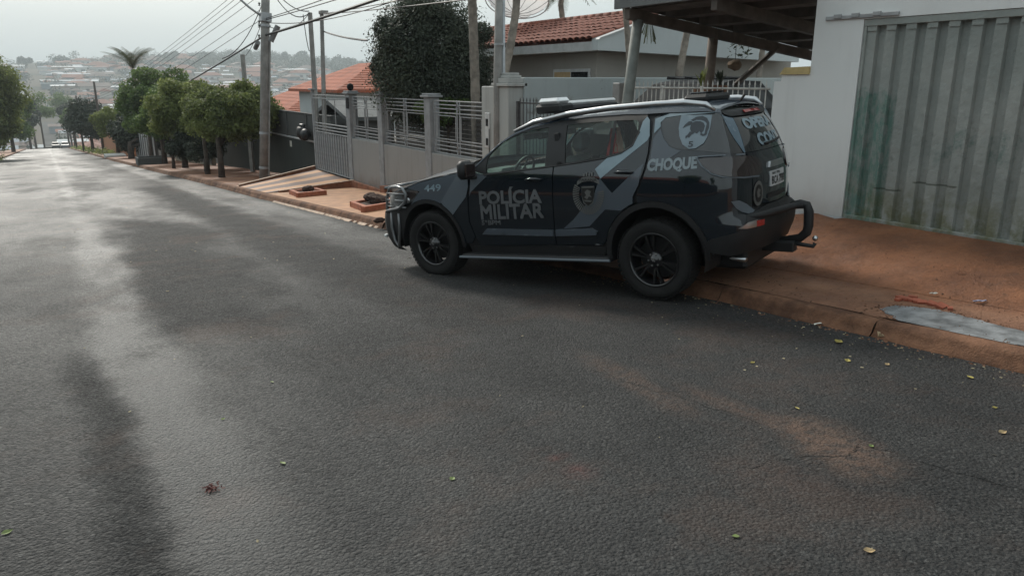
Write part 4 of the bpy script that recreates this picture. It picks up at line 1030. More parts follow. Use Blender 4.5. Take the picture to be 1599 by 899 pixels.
def tree(name, base, top_z, blobs, n, size, mat, label, seed, trunk_r=.1, limbs=6, group=None, cat="tree", droop=0.0, tmat=None, lean=(0, 0), shell=.45):
    o = tag(empty(name, base), label, cat, group); rg = random.Random(seed); bv = Vector(base)
    q = B(); h = top_z - bv.z
    q.tube([(0, 0, -.2), (lean[0] * .3 + .02, lean[1] * .3, h * .35), (lean[0] * .7, lean[1] * .7 + .03, h * .7), (lean[0], lean[1], h)], [trunk_r * 1.25, trunk_r, trunk_r * .85, trunk_r * .6], 9)
    for i in range(limbs):
        b_ = blobs[(i * 3 + 1) % len(blobs)][0]; e = Vector(b_) - bv; s0 = Vector((lean[0] * .8, lean[1] * .8, h * rg.uniform(.6, .95)))
        m_ = s0.lerp(e, .5) + Vector((rg.uniform(-.1, .1), rg.uniform(-.1, .1), .12))
        q.tube([s0, m_, e], [trunk_r * .5, trunk_r * .3, trunk_r * .1], 6)
    q.build("trunk", tmat or M_BARK, o, smooth=True)
    me = crown_mesh("crown", mat, [((Vector(c) - bv)[:], r) for c, r in blobs], n, size, seed, shell, droop=droop)
    link(bpy.data.objects.new("crown", me), o); return o

# big dark clipped evergreen behind the railings
TX, TY = atY(674, 100, 18.5).x, 18.5
cz_ = 2.30
bl = [((TX, TY, cz_), (1.50, 1.45, 1.60)), ((TX + .05, TY, cz_ - .7), (1.55, 1.45, 1.1))] + clumps((TX, TY, cz_), (1.66, 1.6, 1.78), 80, .30, 3)
tree("evergreen_tree", (TX, TY, -1.2), 2.2, bl, 160000, .034, M_LDRK, "huge dark rounded evergreen behind the grey railings", 5, .16, 8, shell=.40)
# low shrub behind the fence
tree("garden_shrub", (atY(700, 150, 17).x, 17, -1.1), .95, clumps((atY(700, 150, 17).x, 17, 1.02), (.9, .5, .30), 14, .22, 8), 6000, .04, M_LMID, "low green shrub showing over the railing right under the big evergreen", 9, .04, 4, cat="shrub")

def palm_trunk(name, pts, r0, r1, label, fronds=None, seed=1, cat="palm tree", lo_el=-.1, droop=.75):
    o = tag(empty(name, pts[0]), label, cat); b0 = Vector(pts[0]); q = B(); P = [Vector(p) - b0 for p in pts]
    n = 26; path = []; rs = []
    for i in range(n + 1):
        t = i / n * (len(P) - 1); k = min(int(t), len(P) - 2); path.append(P[k].lerp(P[k + 1], t - k)); rs.append((r0 + (r1 - r0) * i / n) * (1.06 if i % 2 else .97))
    q.tube(path, rs, 12).build("trunk", M_TRNK, o, smooth=True)
    if fronds:
        rg = random.Random(seed); n_, L, c0 = fronds; V = B()
        c = Vector(c0) - b0
        for i in range(n_):
            a = i * 6.283 / n_ + rg.uniform(-.25, .25); el = rg.uniform(lo_el, max(1.3, lo_el + .8)); dirx = Vector((math.cos(a), math.sin(a), 0))
            pts_ = []
            for k in range(9):
                t = k / 8; pts_.append(c + dirx * (L * t * math.cos(el * (1 - .3 * t))) + Vector((0, 0, L * (math.sin(el) * t - droop * t * t))))
            V.tube(pts_, [.02 * (1 - .8 * k / 8) for k in range(9)], 4)
            sd_ = Vector((-dirx.y, dirx.x, 0))
            for k in range(1, 34):
                t = k / 34; f = t * 8; kk = min(int(f), 7); p = pts_[kk].lerp(pts_[kk + 1], f - kk); tg = (pts_[kk + 1] - pts_[kk]).normalized()
                for s_ in (-1, 1):
                    l_ = min(L * .26, .5) * math.sin(math.pi * (t * .85 + .12)) * rg.uniform(.8, 1.1)
                    e = p + (sd_ * s_ * .75 + tg * .55 + Vector((0, 0, -.45))).normalized() * l_; w = tg * .014
                    V.add([p - w, p + w, e + w * .3, e - w * .3], [(0, 1, 2, 3)])
        V.build("fronds", M_PALM, o)
    return o
def pY(x, y, Y): return tuple(atY(x, y, Y))
palm_trunk("palm_tree", [(atY(744, 160, 16).x, 16, -1), pY(743, 150, 16), pY(740, 60, 16), pY(737, -20, 16), pY(735, -140, 16)], .115, .09, "straight slender palm trunk in front of the dark evergreen", (11, 2.0, pY(735, -140, 16)), 3)
palm_trunk("palm_tree", [(atY(776, 160, 14.5).x, 14.5, -1), pY(785, 128, 14.5), pY(798, 70, 14.5), pY(806, 20, 14.5), pY(812, -90, 14.5)], .10, .075, "leaning palm trunk behind the double pole and white pillar", (10, 1.7, pY(812, -90, 14.5)), 4)
palm_trunk("palm_tree", [(atY(990, 170, 13.4).x, 13.4, -.8), pY(985, 118, 13.4), pY(980, 50, 13.4), pY(975, -5, 13.4), pY(972, -70, 13.4)], .075, .05, "thin pale palm trunk just left of the carport's round post", (9, 1.2, pY(972, -70, 13.4)), 5)
palm_trunk("palm_tree", [(atY(1050, 165, 13.2).x, 13.2, -.8), pY(1060, 121, 13.2), pY(1074, 48, 13.2), pY(1083, 0, 13.2), pY(1090, -60, 13.2)], .085, .07, "palm trunk leaning right before the pale gable, between the two carport posts", (9, 1.2, pY(1090, -60, 13.2)), 6)
palm_trunk("palm_tree", [(atY(1180, 165, 13.2).x, 13.2, -.8), pY(1185, 124, 13.2), pY(1192, 72, 13.2), pY(1197, 20, 13.2)], .075, .06, "palm trunk seen behind the diagonal brace of the carport", (9, 1.0, pY(1197, 20, 13.2)), 7)
palm_trunk("palm_tree", [(atY(882, 60, 24).x, 24, -2), pY(880, 40, 24), pY(876, 8, 24), pY(879, -14, 24)], .11, .09, "small palm crown hanging above the ridge of the red tiled roof", (13, 1.35, pY(879, -16, 24)), 8)
# hanging dry frond by the post
o = tag(empty("dry_frond", pY(1013, 32, 9.6)), "drooping palm frond hanging behind the corner of the carport", "palm frond"); q = B(); rg = random.Random(2)
for i in range(22):
    a = rg.uniform(-.22, .22); L = rg.uniform(.2, .36); q.add([(a * .3, 0, 0), (a * .3 + .012, .01, 0), (a + .01, .02 + a * .2, -L), (a, .02, -L)], [(0, 1, 2, 3)])
q.build("leaflets", M_PALM, o)

GT = "clipped street trees along the right kerb"
def st(base, c, rad, k, cr, n, size, mat, label, seed, tr, name="street_tree", **kw):
    bl_ = [(c, tuple(r * .72 for r in rad))] + clumps(c, rad, k, cr, seed, flat=.25)
    return tree(name, base, c[2] - rad[2] * .3, bl_, n, size, mat, label, seed, tr, 6, GT, **kw)
def cAt(px, py, Y): p = atY(px, py, Y); return (p.x, p.y, p.z)
b0 = gnd(347, 277, .14); st(b0, cAt(375, 181, 31.5), (1.95, 1.8, 1.35), 50, .42, 36000, .062, M_LYEL, "flat-topped clipped tree with yellow-green edges just left of the utility pole", 11, .11)
b0 = gnd(325, 272, .14); st(b0, cAt(333, 186, 35.5), (1.35, 1.35, 1.4), 34, .38, 20000, .06, M_LYEL, "lower clipped tree filling the gap right of the middle one", 111, .10)
b0 = gnd(258, 256, .14); st(b0, cAt(262, 180, 49), (1.8, 1.8, 1.9), 40, .5, 22000, .085, M_LMID, "rounded green tree filling the gap between the middle and the tallest one", 114, .15)
b0 = gnd(290, 262, .14); st(b0, cAt(298, 178, 40), (2.1, 2.0, 1.9), 60, .5, 34000, .075, M_LYEL, "middle clipped tree with a yellow-green top left of the flat-topped one", 12, .14)
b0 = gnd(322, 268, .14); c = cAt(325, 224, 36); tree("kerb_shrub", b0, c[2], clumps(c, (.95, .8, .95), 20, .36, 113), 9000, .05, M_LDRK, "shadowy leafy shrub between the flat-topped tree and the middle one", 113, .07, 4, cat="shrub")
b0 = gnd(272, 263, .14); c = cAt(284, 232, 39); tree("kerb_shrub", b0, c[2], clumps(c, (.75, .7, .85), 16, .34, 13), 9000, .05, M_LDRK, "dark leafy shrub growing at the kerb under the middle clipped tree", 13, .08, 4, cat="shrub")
b0 = gnd(240, 250, .14); st(b0, cAt(248, 168, 58), (3.1, 2.8, 2.8), 56, .75, 40000, .10, M_LMID, "tallest bright green tree growing out of a low square tree box", 14, .22)
b0 = gnd(206, 248, .14); st(b0, cAt(224, 205, 72), (2.6, 2.6, 2.3), 28, .8, 14000, .12, M_LDRK, "dark tree with twin stems behind the tallest green tree", 15, .22)
b0 = gnd(186, 243, .14); st(b0, cAt(175, 192, 84), (2.1, 2.2, 1.75), 30, .62, 20000, .10, M_LYEL, "box-shaped yellow-green tree standing before the ochre wall", 16, .18)
b0 = (5.4, 120, road_z(120) + .1); st(b0, cAt(136, 190, 120), (2.2, 3, 3.4), 24, 1.1, 9000, .17, M_LDRK, "darker far tree at the right of the street, left of the box-shaped one", 17, .2)
tb = tag(empty("tree_box", gnd(237, 257, .12)), "dark square concrete tree box at the foot of the tallest green tree", "planter")
for (a, b_) in [((-.8, -.7, 0), (.8, -.6, .45)), ((-.8, .6, 0), (.8, .7, .45)), ((-.8, -.6, 0), (-.7, .6, .45)), ((.7, -.6, 0), (.8, .6, .45))]: B().cbox(a, b_, .01).build("side", M_DGRY, tb)
B().box((-.7, -.6, .0), (.7, .6, .35)).build("soil", M_SOIL, tb)
tag(B().box((4.5, 79, road_z(80) - .2), (6.2, 81.5, road_z(80) + .32)).build("white_kerb_bed", simple("white_kerb_paint", (0.5, 0.5, 0.48), .7)), "low white painted bed edging at the foot of the box-shaped tree", "planter")
# garden palm behind the trees
pc = cAt(208, 108, 74)
palm_trunk("palm_tree", [(pc[0], 74, -4.8), (pc[0], 74, -1), pc], .22, .16, "feathery palm rising above the tallest green tree", (20, 3.1, pc), 21, lo_el=.75, droop=.42)
# left street tree
c = (-5.0, 96, 1.2)
bl_ = [((-5.0, 96, .4), (3.2, 3.4, 4.8)), ((-6.6, 90, 3.2), (2.5, 2.5, 2.6))] + clumps((-5.0, 96, -.2), (4.0, 3.8, 6.0), 80, 1.3, 31) + clumps((-7.0, 86, 5.5), (2.2, 2.2, 1.8), 10, .9, 32)
tree("roadside_tree", (-5.6, 96, road_z(96)), 1.0, bl_, 46000, .15, M_LYEL, "large leafy tree overhanging the road at the left edge", 33, .35, 9)
bl_ = clumps((-4.6, 165, -5.0), (3.6, 5, 4.6), 30, 1.6, 41)
tree("roadside_tree", (-5.2, 165, road_z(165)), -5, bl_, 12000, .24, M_LMID, "hazier green tree behind the large one on the left of the street", 43, .3, 6)
q = []; rg = random.Random(12)
for i in range(1400): q.append(Vector((-4.9 + rg.gauss(0, .5), rg.uniform(52, 100), 0)))
for p in q: p.z = road_z(p.y) + .1 + abs(rg.gauss(0, .22))
tag(leaves("verge_weeds", M_LYEL, q, .13, rg), kind="stuff")
q = []
for i in range(1600): q.append(Vector((5.6 + rg.gauss(0, .45), rg.uniform(85, 200), 0)))
for p in q: p.z = road_z(p.y) + .1 + abs(rg.gauss(0, .25))
tag(leaves("verge_weeds", M_LYEL, q, .18, rg), kind="stuff")

# walls and houses along the street beyond
def wall_obj(name, x0, x1, y0, y1, h, mat, label, cop=None, cat="wall"):
    o = tag(empty(name, (x0, y0, 0)), label, cat)
    n = max(1, int((y1 - y0) / 6)); q = B()
    for i in range(n):
        a = y0 + (y1 - y0) * i / n; b_ = y0 + (y1 - y0) * (i + 1) / n; z = road_z((a + b_) / 2) + h
        q.box((0, a - y0, road_z(b_) - .6), (x1 - x0, b_ - y0 - .001, z))
    q.build("wall_face", mat, o); return o
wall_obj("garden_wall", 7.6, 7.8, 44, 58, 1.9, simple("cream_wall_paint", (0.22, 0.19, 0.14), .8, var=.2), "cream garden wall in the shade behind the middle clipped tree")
for i in range(6):
    B().cbox((-.03, i * 2.3, road_z(44 + i * 2.3) + .2), (-.0, i * 2.3 + 1.2, road_z(44 + i * 2.3) + 1.6), .01).build("dark_bars", M_IRN2, bpy.data.objects["garden_wall"])
wall_obj("street_wall", 6.6, 6.8, 60, 74, 2.1, M_DGRY, "grey wall with pale pilasters behind the tree box")
for i in range(9): B().cbox((-.06, i * 1.5, road_z(60 + i * 1.5) - .3), (-.001, i * 1.5 + .25, road_z(60 + i * 1.5) + 2.1), .01).build("pilaster", M_FASC, bpy.data.objects["street_wall"])
wall_obj("street_wall", 6.6, 6.8, 76, 118, 2.3, simple("ochre_wall_paint", (0.36, 0.17, 0.085), .8, var=.25), "orange ochre street wall behind the box-shaped tree")
far_house("house", 9, 17, 58, 72, -1.6, .2, "house with a low dark roof behind the tallest green tree", 'hip', M_HOUS, M_TIL3, base=-8)
far_house("house", 8, 16, 84, 98, -2.6, -.6, "small house with a tiled roof behind the ochre wall", 'hip', M_HOUS, M_TIL3, base=-10)
far_house("house", 8, 15, 122, 135, -5.3, -3.6, "pale house beside the street beyond the ochre wall", 'y', M_GABL, M_TIL3, base=-12)
far_house("house", -16, -8, 60, 72, -.9, .7, "house in the trees on the left of the street", 'hip', M_HOUS, M_TIL3, base=-8)
sh = tag(B().cbox((10.8, 26, -2), (13.5, 29.5, -.4), .05).build("tool_shed", M_HOUS), "beige outbuilding behind the dark block wall", "shed")

# the other side of the street, unseen, added for the car paint to reflect
ob = tag(empty("house", (-9.2, 4, 0)), "plain house across the street behind the photographer, seen only in reflections", "house")
B().cbox((-5, -9, -2.5), (0, 9, 3.0), .02).build("wall", M_HOUS, ob)
B().prism([(-5.6, 3.0), (-2.5, 4.4), (.7, 3.0), (.7, 2.85), (-5.6, 2.85)], -9.6, 9.6, lambda u, v, h: (u, h, v)).build("roof", M_TIL3, ob, fix=True)
for y in (-6, -1.5, 4): 
    w_o = B().cbox((0.0, y, .2), (.04, y + 1.6, 1.5), .01).build("window", M_FASC, ob); B().cbox((.03, y + .08, .28), (.05, y + 1.52, 1.42), .01).build("pane", C_GLS, w_o)
wall_obj("street_wall", -7.8, -7.6, -14, 40, 2.3, M_DGRY, "long dark wall added across the street for reflections, outside the left edge of the view")
for i, y in enumerate((-6, 2, 10, 19)):
    bl_ = clumps((-6.4, y, road_z(y) + 3.6), (1.7, 1.9, 1.3), 26, .55, 200 + i)
    tree("street_tree", (-6.4, y, road_z(y) + .1), road_z(y) + 3.0, bl_, 6000, .09, M_LYEL, ["unseen street tree added behind the photographer", "unseen street tree added beside the photographer on the other kerb", "first added street tree ahead on the other kerb, out of view", "second added street tree ahead on the other kerb, out of view"][i], 210 + i, .12, 5)

# ------------------------------------------------------------------ utility poles, lamps, cables
up = tag(empty("utility_pole", (6.35, 27.05, -1.65)), "tall round concrete pole with lamp arm and cable boxes, right of the clipped trees", "utility pole")
q = atX(413, 281, 6.35); up.location = (6.35, q.y + .0, q.z)
PYm = q.y; H0 = -q.z
T_ = atY(415, 0, PYm); up.rotation_euler = (0, math.atan2(T_.x - q.x, T_.z - q.z), 0)
B().tube([(0, 0, -.3), (0, 0, 4.5), (0, 0, 9.2)], [.165, .145, .115], 18).build("mast", M_POLE, up, smooth=True)
zz_ = lambda py: atY(414, py, PYm).z - q.z
B().tube([(-.05, 0, zz_(28)), (-.5, .12, zz_(14)), (-1.5, .3, zz_(-25)), (-2.0, .35, zz_(-38))], .035, 8).build("lamp_arm", M_GALV, up, smooth=True)
B().cbox((-2.6, .22, zz_(-46)), (-1.95, .48, zz_(-38)), .04).build("lamp_head", M_GALV, up)
B().cbox((-.17, -.19, zz_(34)), (.17, .19, zz_(20)), .01).build("arm_collar", M_GALV, up)
for z in (zz_(40), zz_(262), zz_(208)): B().lathe([(.175, z - .04), (.175, z + .04)], 18).build("steel_band", M_GALV, up)
B().tube([(.13, -.12, .0), (.13, -.12, zz_(60))], .03, 6).build("conduit", M_POLE, up)
M = Matrix.Translation((.15, -.6, zz_(53))) @ Matrix.Rotation(R(22), 4, 'Y') @ Matrix.Rotation(R(10), 4, 'X')
B().tube([M @ Vector((0, 0, -.28)), M @ Vector((0, 0, .28))], .09, 10).build("splice_box", M_BOX, up)
M = Matrix.Translation((-.1, .75, zz_(70))) @ Matrix.Rotation(R(65), 4, 'X')
B().tube([M @ Vector((0, 0, -.2)), M @ Vector((0, 0, .2))], .08, 10).build("splice_box", M_BOX, up)
for z in (zz_(8), zz_(42), zz_(58), zz_(36)): B().lathe([(.0, -.05), (.045, -.04), (.02, 0), (.045, .03), (.03, .06), (0, .06)], 8, 'z', (-.2, .0, z)).build("insulator", M_BOX, up)
def pole(name, pb, pt, r0, r1, label, mat=None, sq=False, cap=None):
    o = tag(empty(name, pb), label, "utility pole"); d = Vector(pt) - Vector(pb)
    B().tube([(0, 0, 0), d], [r0, r1], 4 if sq else 10).build("mast", mat or M_POLE, o, smooth=not sq)
    if cap: B().cbox(Vector(d) + Vector((-.06, -.18, 0)), Vector(d) + Vector((.16, .12, .10)), .01).build("pole_head", M_POLE, o)
    return o
def ext(pb, pt, z):   # continue the pole down to the ground
    pb, pt = Vector(pb), Vector(pt); d = (pb - pt); return tuple(pb + d * ((z - pb.z) / d.z))
a, b_ = atX(491.8, 137, 7.9), atX(484.5, 20.5, 7.9); m_ = (a.y + b_.y) / 2
a = atY(491.8, 137, m_); b_ = atY(484.5, 20.5, m_); po1 = b_
pole("service_pole", ext(a, b_, -1.5), b_, .10, .075, "square service pole leaning left, standing behind the small gate's post", None, True)
a, b_ = atX(506, 146, 7.75), atX(502.8, 23, 7.75); m_ = (a.y + b_.y) / 2
a = atY(506, 146, m_); b_ = atY(502.8, 23, m_); po2 = b_
pole("service_pole", ext(a, b_, -1.3), b_, .085, .06, "slimmer service pole with a bent head right of the leaning one", None, True, True)
a, b_ = atY(384, 142, 34), atY(379, 86, 34)
pole("service_pole", ext(a, b_, -2.4), b_, .11, .09, "short pole rising from the clipped trees left of the main utility pole", M_POLE, True)
for i, (px, Y, yt) in enumerate([(147, 100, 128), (119, 130, 150), (110, 170, 160), (102, 215, 178)]):
    b_ = atY(px, yt, Y); pole("distant_pole", (b_.x, Y, road_z(Y)), b_, .16, .11, ["thin dark pole above the darker far tree", "distant pole left of the darker far tree", "second most distant pole by the right side of the street", "most distant little pole where the street drops away"][i], M_WOOD)
dp = tag(empty("double_pole", (7.95, 12.7, -1)), "pair of slim poles rising behind the white pillar", "utility pole")
p0 = atY(777, 135, 12.75); p1 = atY(781, -60, 12.75)
B().tube([(p0.x - 7.95, .05, 0), (p0.x - 7.95, .05, p0.z + 1), (p1.x - 7.95, .05, p1.z + 1)], [.08, .075, .07], 12).build("mast", M_POLE, dp, smooth=True)
p0 = atY(786.5, 135, 12.75); p1 = atY(786, -60, 12.75)
B().tube([(p0.x - 7.95, .05, 0), (p1.x - 7.95, .05, p1.z + 1)], .038, 10).build("conduit", M_GALV, dp, smooth=True)
p1 = atY(780, 70, 12.75)
B().lathe([(.10, p1.z + .98), (.10, p1.z + 1.02)], 12, 'z', (p1.x - 7.95, .05, 0)).build("steel_band", M_GALV, dp)

def cable(A, Bq, sag, r, label, grp="overhead cables", n=14):
    A, Bq = Vector(A), Vector(Bq); c = (A + Bq) / 2
    o = B().tube([A.lerp(Bq, i / n) - c + Vector((0, 0, -sag * 4 * (i / n) * (1 - i / n))) for i in range(n + 1)], r, 4).build("overhead_cable", M_CABL)
    o.location = c; return tag(o, label, "cable", grp)
PX = 6.35
def onp(py, dx=0): p = atY(414.5, py, PYm); return Vector((p.x + dx, PYm, p.z))
GA = "parallel cables running down the street from the main pole"
for i, (py, ex, ey) in enumerate([(-40, 262, 92), (-30, 270, 91), (-19, 279, 91), (-5, 289, 91)]):
    e = atX(ex, ey, 6.2); cable(onp(py, -.2), (5.5, 120, road_z(120) + 7.6 - i * .25), .7, .011, "%s of four thin cables running down the street left of the pole" % ["leftmost", "second from left", "third from left", "rightmost"][i], GA)
for i, (py, zz2) in enumerate([(18, 5.6), (34, 5.2)]):
    cable(onp(py, -.2), (5.6, 118, road_z(118) + zz2), .6, .011, "%s of the two middle cables running down the street from the main pole" % ["upper", "lower"][i], "middle cables from the main pole")
cable(onp(56, 0), (5.8, 118, road_z(118) + 4.6), .8, .035, "thick bundled cable running down the street from the main pole", None)
# towards the right / overhead
def far_end(px, py, X): return atX(px, py, X)
def through(A, px, py, X, more=1.0):
    e = atX(px, py, X); return e + (e - Vector(A)) * more
A = onp(56); cable(A, through(A, 590, -4, 6.6, .6), .05, .038, "thick bundled cable rising right from the main pole past the twin service poles", None)
A = onp(30); cable(A, through(A, 500, 0, 6.5, .6), .03, .014, "upper thin cable from the main pole towards the top of the frame", "thin cables leaving the main pole to the right")
A = onp(32); cable(A, through(A, 520, 0, 6.6, .6), .03, .014, "lower thin cable from the main pole towards the top of the frame", "thin cables leaving the main pole to the right")
A = onp(36); cable(A, through(A, 560, 0, 6.8, .6), .30, .012, "slightly slack cable from the main pole passing over the twin service poles", None)
for i, (px, py) in enumerate([(572, 10), (572, 16)]):
    A = po2; cable(A, through(A, px, py, 7.0, 1.2), .02, .012, "%s of the two thin cables leaving the slim service pole's head to the right" % ["upper", "lower"][i], "pair of thin cables right of the slim service pole")
cable(atY(506, 50, m_), atY(574, 64, 16.5), .04, .022, "cable dropping from the slim service pole into the evergreen")
cable(onp(38), po1, .35, .012, "sagging cable between the main pole and the leaning service pole")
A = atX(432, -2, 6.4); cable(A, po1 + Vector((0, 0, .0)), .30, .016, "looping cable coming down from the top of the frame to the leaning service pole", "pair of looping cables")
A = atX(438, -4, 6.4); cable(A, po1 + Vector((0, .1, .05)), .12, .016, "tighter looping cable coming down to the leaning service pole", "pair of looping cables")
cable(onp(-5), (onp(90) + Vector((-.9, 2.5, 0))), .4, .018, "slack drop line hanging at the left of the main pole", None)
cable(po1 + Vector((-.35, -.4, -.1)), po1 + Vector((-.1, 0, -1.2)), .25, .013, "slack loop hanging beside the leaning service pole", None)
cable(onp(20), atY(384, 88, 34), .15, .012, "drop cable from the main pole to the short pole in the trees", None)
cable((5.8, 118, road_z(118) + 4.6), (5.4, 225, road_z(225) + 5), .8, .03, "distant cable along the end of the street")

# ------------------------------------------------------------------ far hillside: houses, trees, distant street
rgh = random.Random(77)
hw = [simple("far_wall_a", (0.50, 0.46, 0.41), .9), simple("far_wall_b", (0.36, 0.28, 0.22), .9), simple("far_wall_c", (0.24, 0.27, 0.29), .9), simple("far_wall_d", (0.58, 0.58, 0.56), .9)]
hr = [simple("far_roof_a", (0.26, 0.11, 0.075), .9, var=.3), simple("far_roof_b", (0.20, 0.15, 0.13), .9), simple("far_roof_c", (0.30, 0.33, 0.36), .8), simple("far_roof_d", (0.50, 0.52, 0.53), .7)]
def hm(wi, ri, kind):
    q = B(); q.box((-5, -4, -4), (5, 4, 3)); nf = len(q.F); mi = [0] * nf
    if kind == 0: q.add([(-5.6, -4.6, 3), (5.6, -4.6, 3), (5.6, 4.6, 3), (-5.6, 4.6, 3), (-2, 0, 5.0), (2, 0, 5.0)], [(0, 1, 5, 4), (1, 2, 5), (2, 3, 4, 5), (3, 0, 4)])
    elif kind == 1: q.add([(-5.6, -4.6, 3), (5.6, -4.6, 3), (5.6, 0, 4.7), (-5.6, 0, 4.7), (5.6, 4.6, 3), (-5.6, 4.6, 3)], [(0, 1, 2, 3), (3, 2, 4, 5), (1, 4, 2), (0, 3, 5)])
    else: q.add([(-5.4, -4.4, 3.05), (5.4, -4.4, 3.3), (5.4, 4.4, 3.9), (-5.4, 4.4, 3.6)], [(0, 1, 2, 3)])
    mi += [1] * (len(q.F) - nf); nf = len(q.F)
    for x in (-3.2, -.4, 2.4): q.add([(x, -4.03, .6), (x + 1.3, -4.03, .6), (x + 1.3, -4.03, 1.9), (x, -4.03, 1.9)], [(0, 1, 2, 3)])
    mi += [2] * (len(q.F) - nf)
    return mesh_from("hillside_house", q.V, q.F, mats=[hw[wi], hr[ri], C_GLS], mi=mi)
HM = [hm(a, b_, k) for a, b_, k in [(0, 0, 0), (1, 0, 1), (2, 1, 0), (3, 2, 2), (0, 1, 1), (1, 3, 2), (3, 0, 0), (2, 0, 1), (0, 2, 2)]]
for i in range(345):
    D = 430 + 1080 * rgh.random() ** .85; s_ = rgh.uniform(-.01, .50)
    if abs(s_ * D) < 9 or .0 < s_ < .012: continue
    if s_ > .16 and D > 1230: continue
    x = s_ * D; y = D + rgh.uniform(-6, 6); sc = rgh.uniform(1.0, 1.9) * (1 if D < 900 else 1.25)
    k_ = rgh.randrange(9)
    o = inst("hillside_house", HM[k_], None, (x, y, hz(x, y) + .5), (0, 0, R(rgh.choice([0, 90, 8, -12]))), (sc * rgh.uniform(.8, 1.7), sc, sc * rgh.uniform(.8, 1.15)))
    tag(o, "one of the many small hazy houses spread over the far hillside", "house", "houses on the far hillside")
for (px, py, w, h, mt, lab) in [(92, 112.5, 46, 3.5, 3, "long pale warehouse roof highest on the hill above the street"), (100, 131, 60, 6, 2, "long blue-grey warehouse roof halfway up the hill"), (461, 118, 4, 16, 3, "pale narrow tower block in the hazy town"), (25, 108, 16, 14, 2, "pale blue-grey block near the hilltop at left"),
                              (468, 141, 26, 4, 3, "bright white shed roof low in the valley right of the main pole"), (475, 108, 20, 3, 3, "pale long building high on the hill right of the main pole")]:
    y = 900 if py > 115 else 1150
    if py > 138: y = 620
    p = atY(px, py, y); k_ = 1 if h > 10 else 0
    for yy0 in range(480, 1500, 10):
        p = atY(px, py, yy0)
        if hz(p.x, yy0) + 5 > p.z: break
    y = yy0; z0 = hz(p.x, y); wd = w * y / 1380 / 2
    o = tag(empty("far_building", (p.x, y, z0)), lab, "building")
    B().box((-wd, -8, -3), (wd, 8, max(3, p.z - z0 - .5))).build("wall", hw[mt], o)
    B().box((-wd - .6, -8.6, max(3, p.z - z0 - .5) + .01), (wd + .6, 8.6, max(3, p.z - z0 - .5) + 1.2)).build("roof", hr[3], o)
qv = B(); mi_ = []
for i in range(900):
    D = 450 + 1080 * rgh.random(); s_ = rgh.uniform(-.06, .5); x = s_ * D
    if abs(x) < 9 or (s_ > .16 and D > 1200): continue
    w = rgh.uniform(3, 8); d_ = rgh.uniform(3, 5); h = rgh.uniform(2.2, 4.5); z = hz(x, D)
    qv.box((x - w, D - d_, z - 3), (x + w, D + d_, z + h)); m_ = rgh.randrange(4); mi_ += [m_] * 6
    qv.add([(x - w - .5, D - d_ - .5, z + h + .02), (x + w + .5, D - d_ - .5, z + h + .02), (x + w + .5, D, z + h + 1.6), (x - w - .5, D, z + h + 1.6), (x + w + .5, D + d_ + .5, z + h), (x - w - .5, D + d_ + .5, z + h)], [(0, 1, 2, 3), (3, 2, 4, 5), (0, 3, 5), (1, 4, 2)]); mi_ += [4 + rgh.randrange(4)] * 4
tag(link(bpy.data.objects.new("hillside_rooftops", mesh_from("hillside_rooftops", qv.V, qv.F, mats=hw + hr, mi=mi_))), kind="stuff")
# far trees: one mass of clumps over the hill and along its top
bl_ = []
for i in range(800):
    D = 440 + 1150 * rgh.random(); s_ = rgh.uniform(-.06, .55); x = s_ * D
    if abs(x) < 8: continue
    r_ = rgh.uniform(2.5, 6) ; bl_.append(((x, D, hz(x, D) + r_ * .5), (r_ * 1.5, r_ * 1.3, r_)))
for i in range(620):
    s_ = rgh.uniform(.08, .55); D = rgh.uniform(1180, 1620); x = s_ * D; r_ = rgh.uniform(5, 10)
    bl_.append(((x, D, hz(x, D) + r_ * .6), (r_ * 1.3, r_ * 1.3, r_)))
for i in range(70):
    s_ = rgh.uniform(-.04, .5); D = 1600; x = s_ * D; r_ = rgh.uniform(4, 8)
    bl_.append(((x, D, hz(x, D) + r_ * rgh.uniform(.6, 1.6)), (r_, r_, r_)))
me = crown_mesh("hillside_trees", M_LDRK, bl_, 90000, 1.35, 5, .5)
tag(link(bpy.data.objects.new("hillside_trees", me)), kind="stuff")
# tall skyline trees, each its own
for i, (px, py) in enumerate([(270, 92), (323, 93), (385, 92), (447, 93), (472, 92), (528, 93), (545, 96), (40, 98), (98, 97)]):
    p = atY(px, py, 1450); zb = hz(p.x, 1450); r_ = 9 if i in (3, 5, 1, 7) else 14
    tree("skyline_tree", (p.x, 1450, zb), p.z, clumps((p.x, 1450, max(p.z, zb + 8)), (r_, r_, r_ * .7), 9, 5, 50 + i), 700, 2.0, M_LDRK,
         ["wide tree", "pointed tree", "broad tree left of the main pole", "lone round tree just right of the main pole", "broadest tree on the skyline right of the main pole", "small tree near the big evergreen", "last tree before the big evergreen", "small dark tree above the end of the street", "round tree right above the street"][i] + " on the hazy skyline" + [" above the tallest clipped trees", " standing alone beside the cable", "", "", "", "", "", "", ""][i], 60 + i, .8, 3)
# scattered far trees framing the end of the street
for i, (px, py, Y, r_) in enumerate([(60, 168, 300, 5), (48, 175, 270, 4), (98, 160, 420, 6), (105, 175, 300, 3.5), (112, 186, 240, 3), (42, 190, 240, 3)]):
    p = atY(px, py, Y); zb = hz(p.x, Y)
    tree("street_end_tree", (p.x, Y, zb), p.z, clumps((p.x, Y, p.z), (r_, r_, r_ * .8), 14, r_ * .4, 80 + i), 4000, .30, M_LDRK if i % 2 else M_LMID,
         ["hazy tree above the end of the street, left side", "dark hazy tree behind the leafy roadside one", "farthest blue-green tree right of the street's end", "hazy tree right of where the street drops", "nearest small tree at the right of the street's end", "small dark tree low at the left of the street's end"][i], 90 + i, .3, 4)
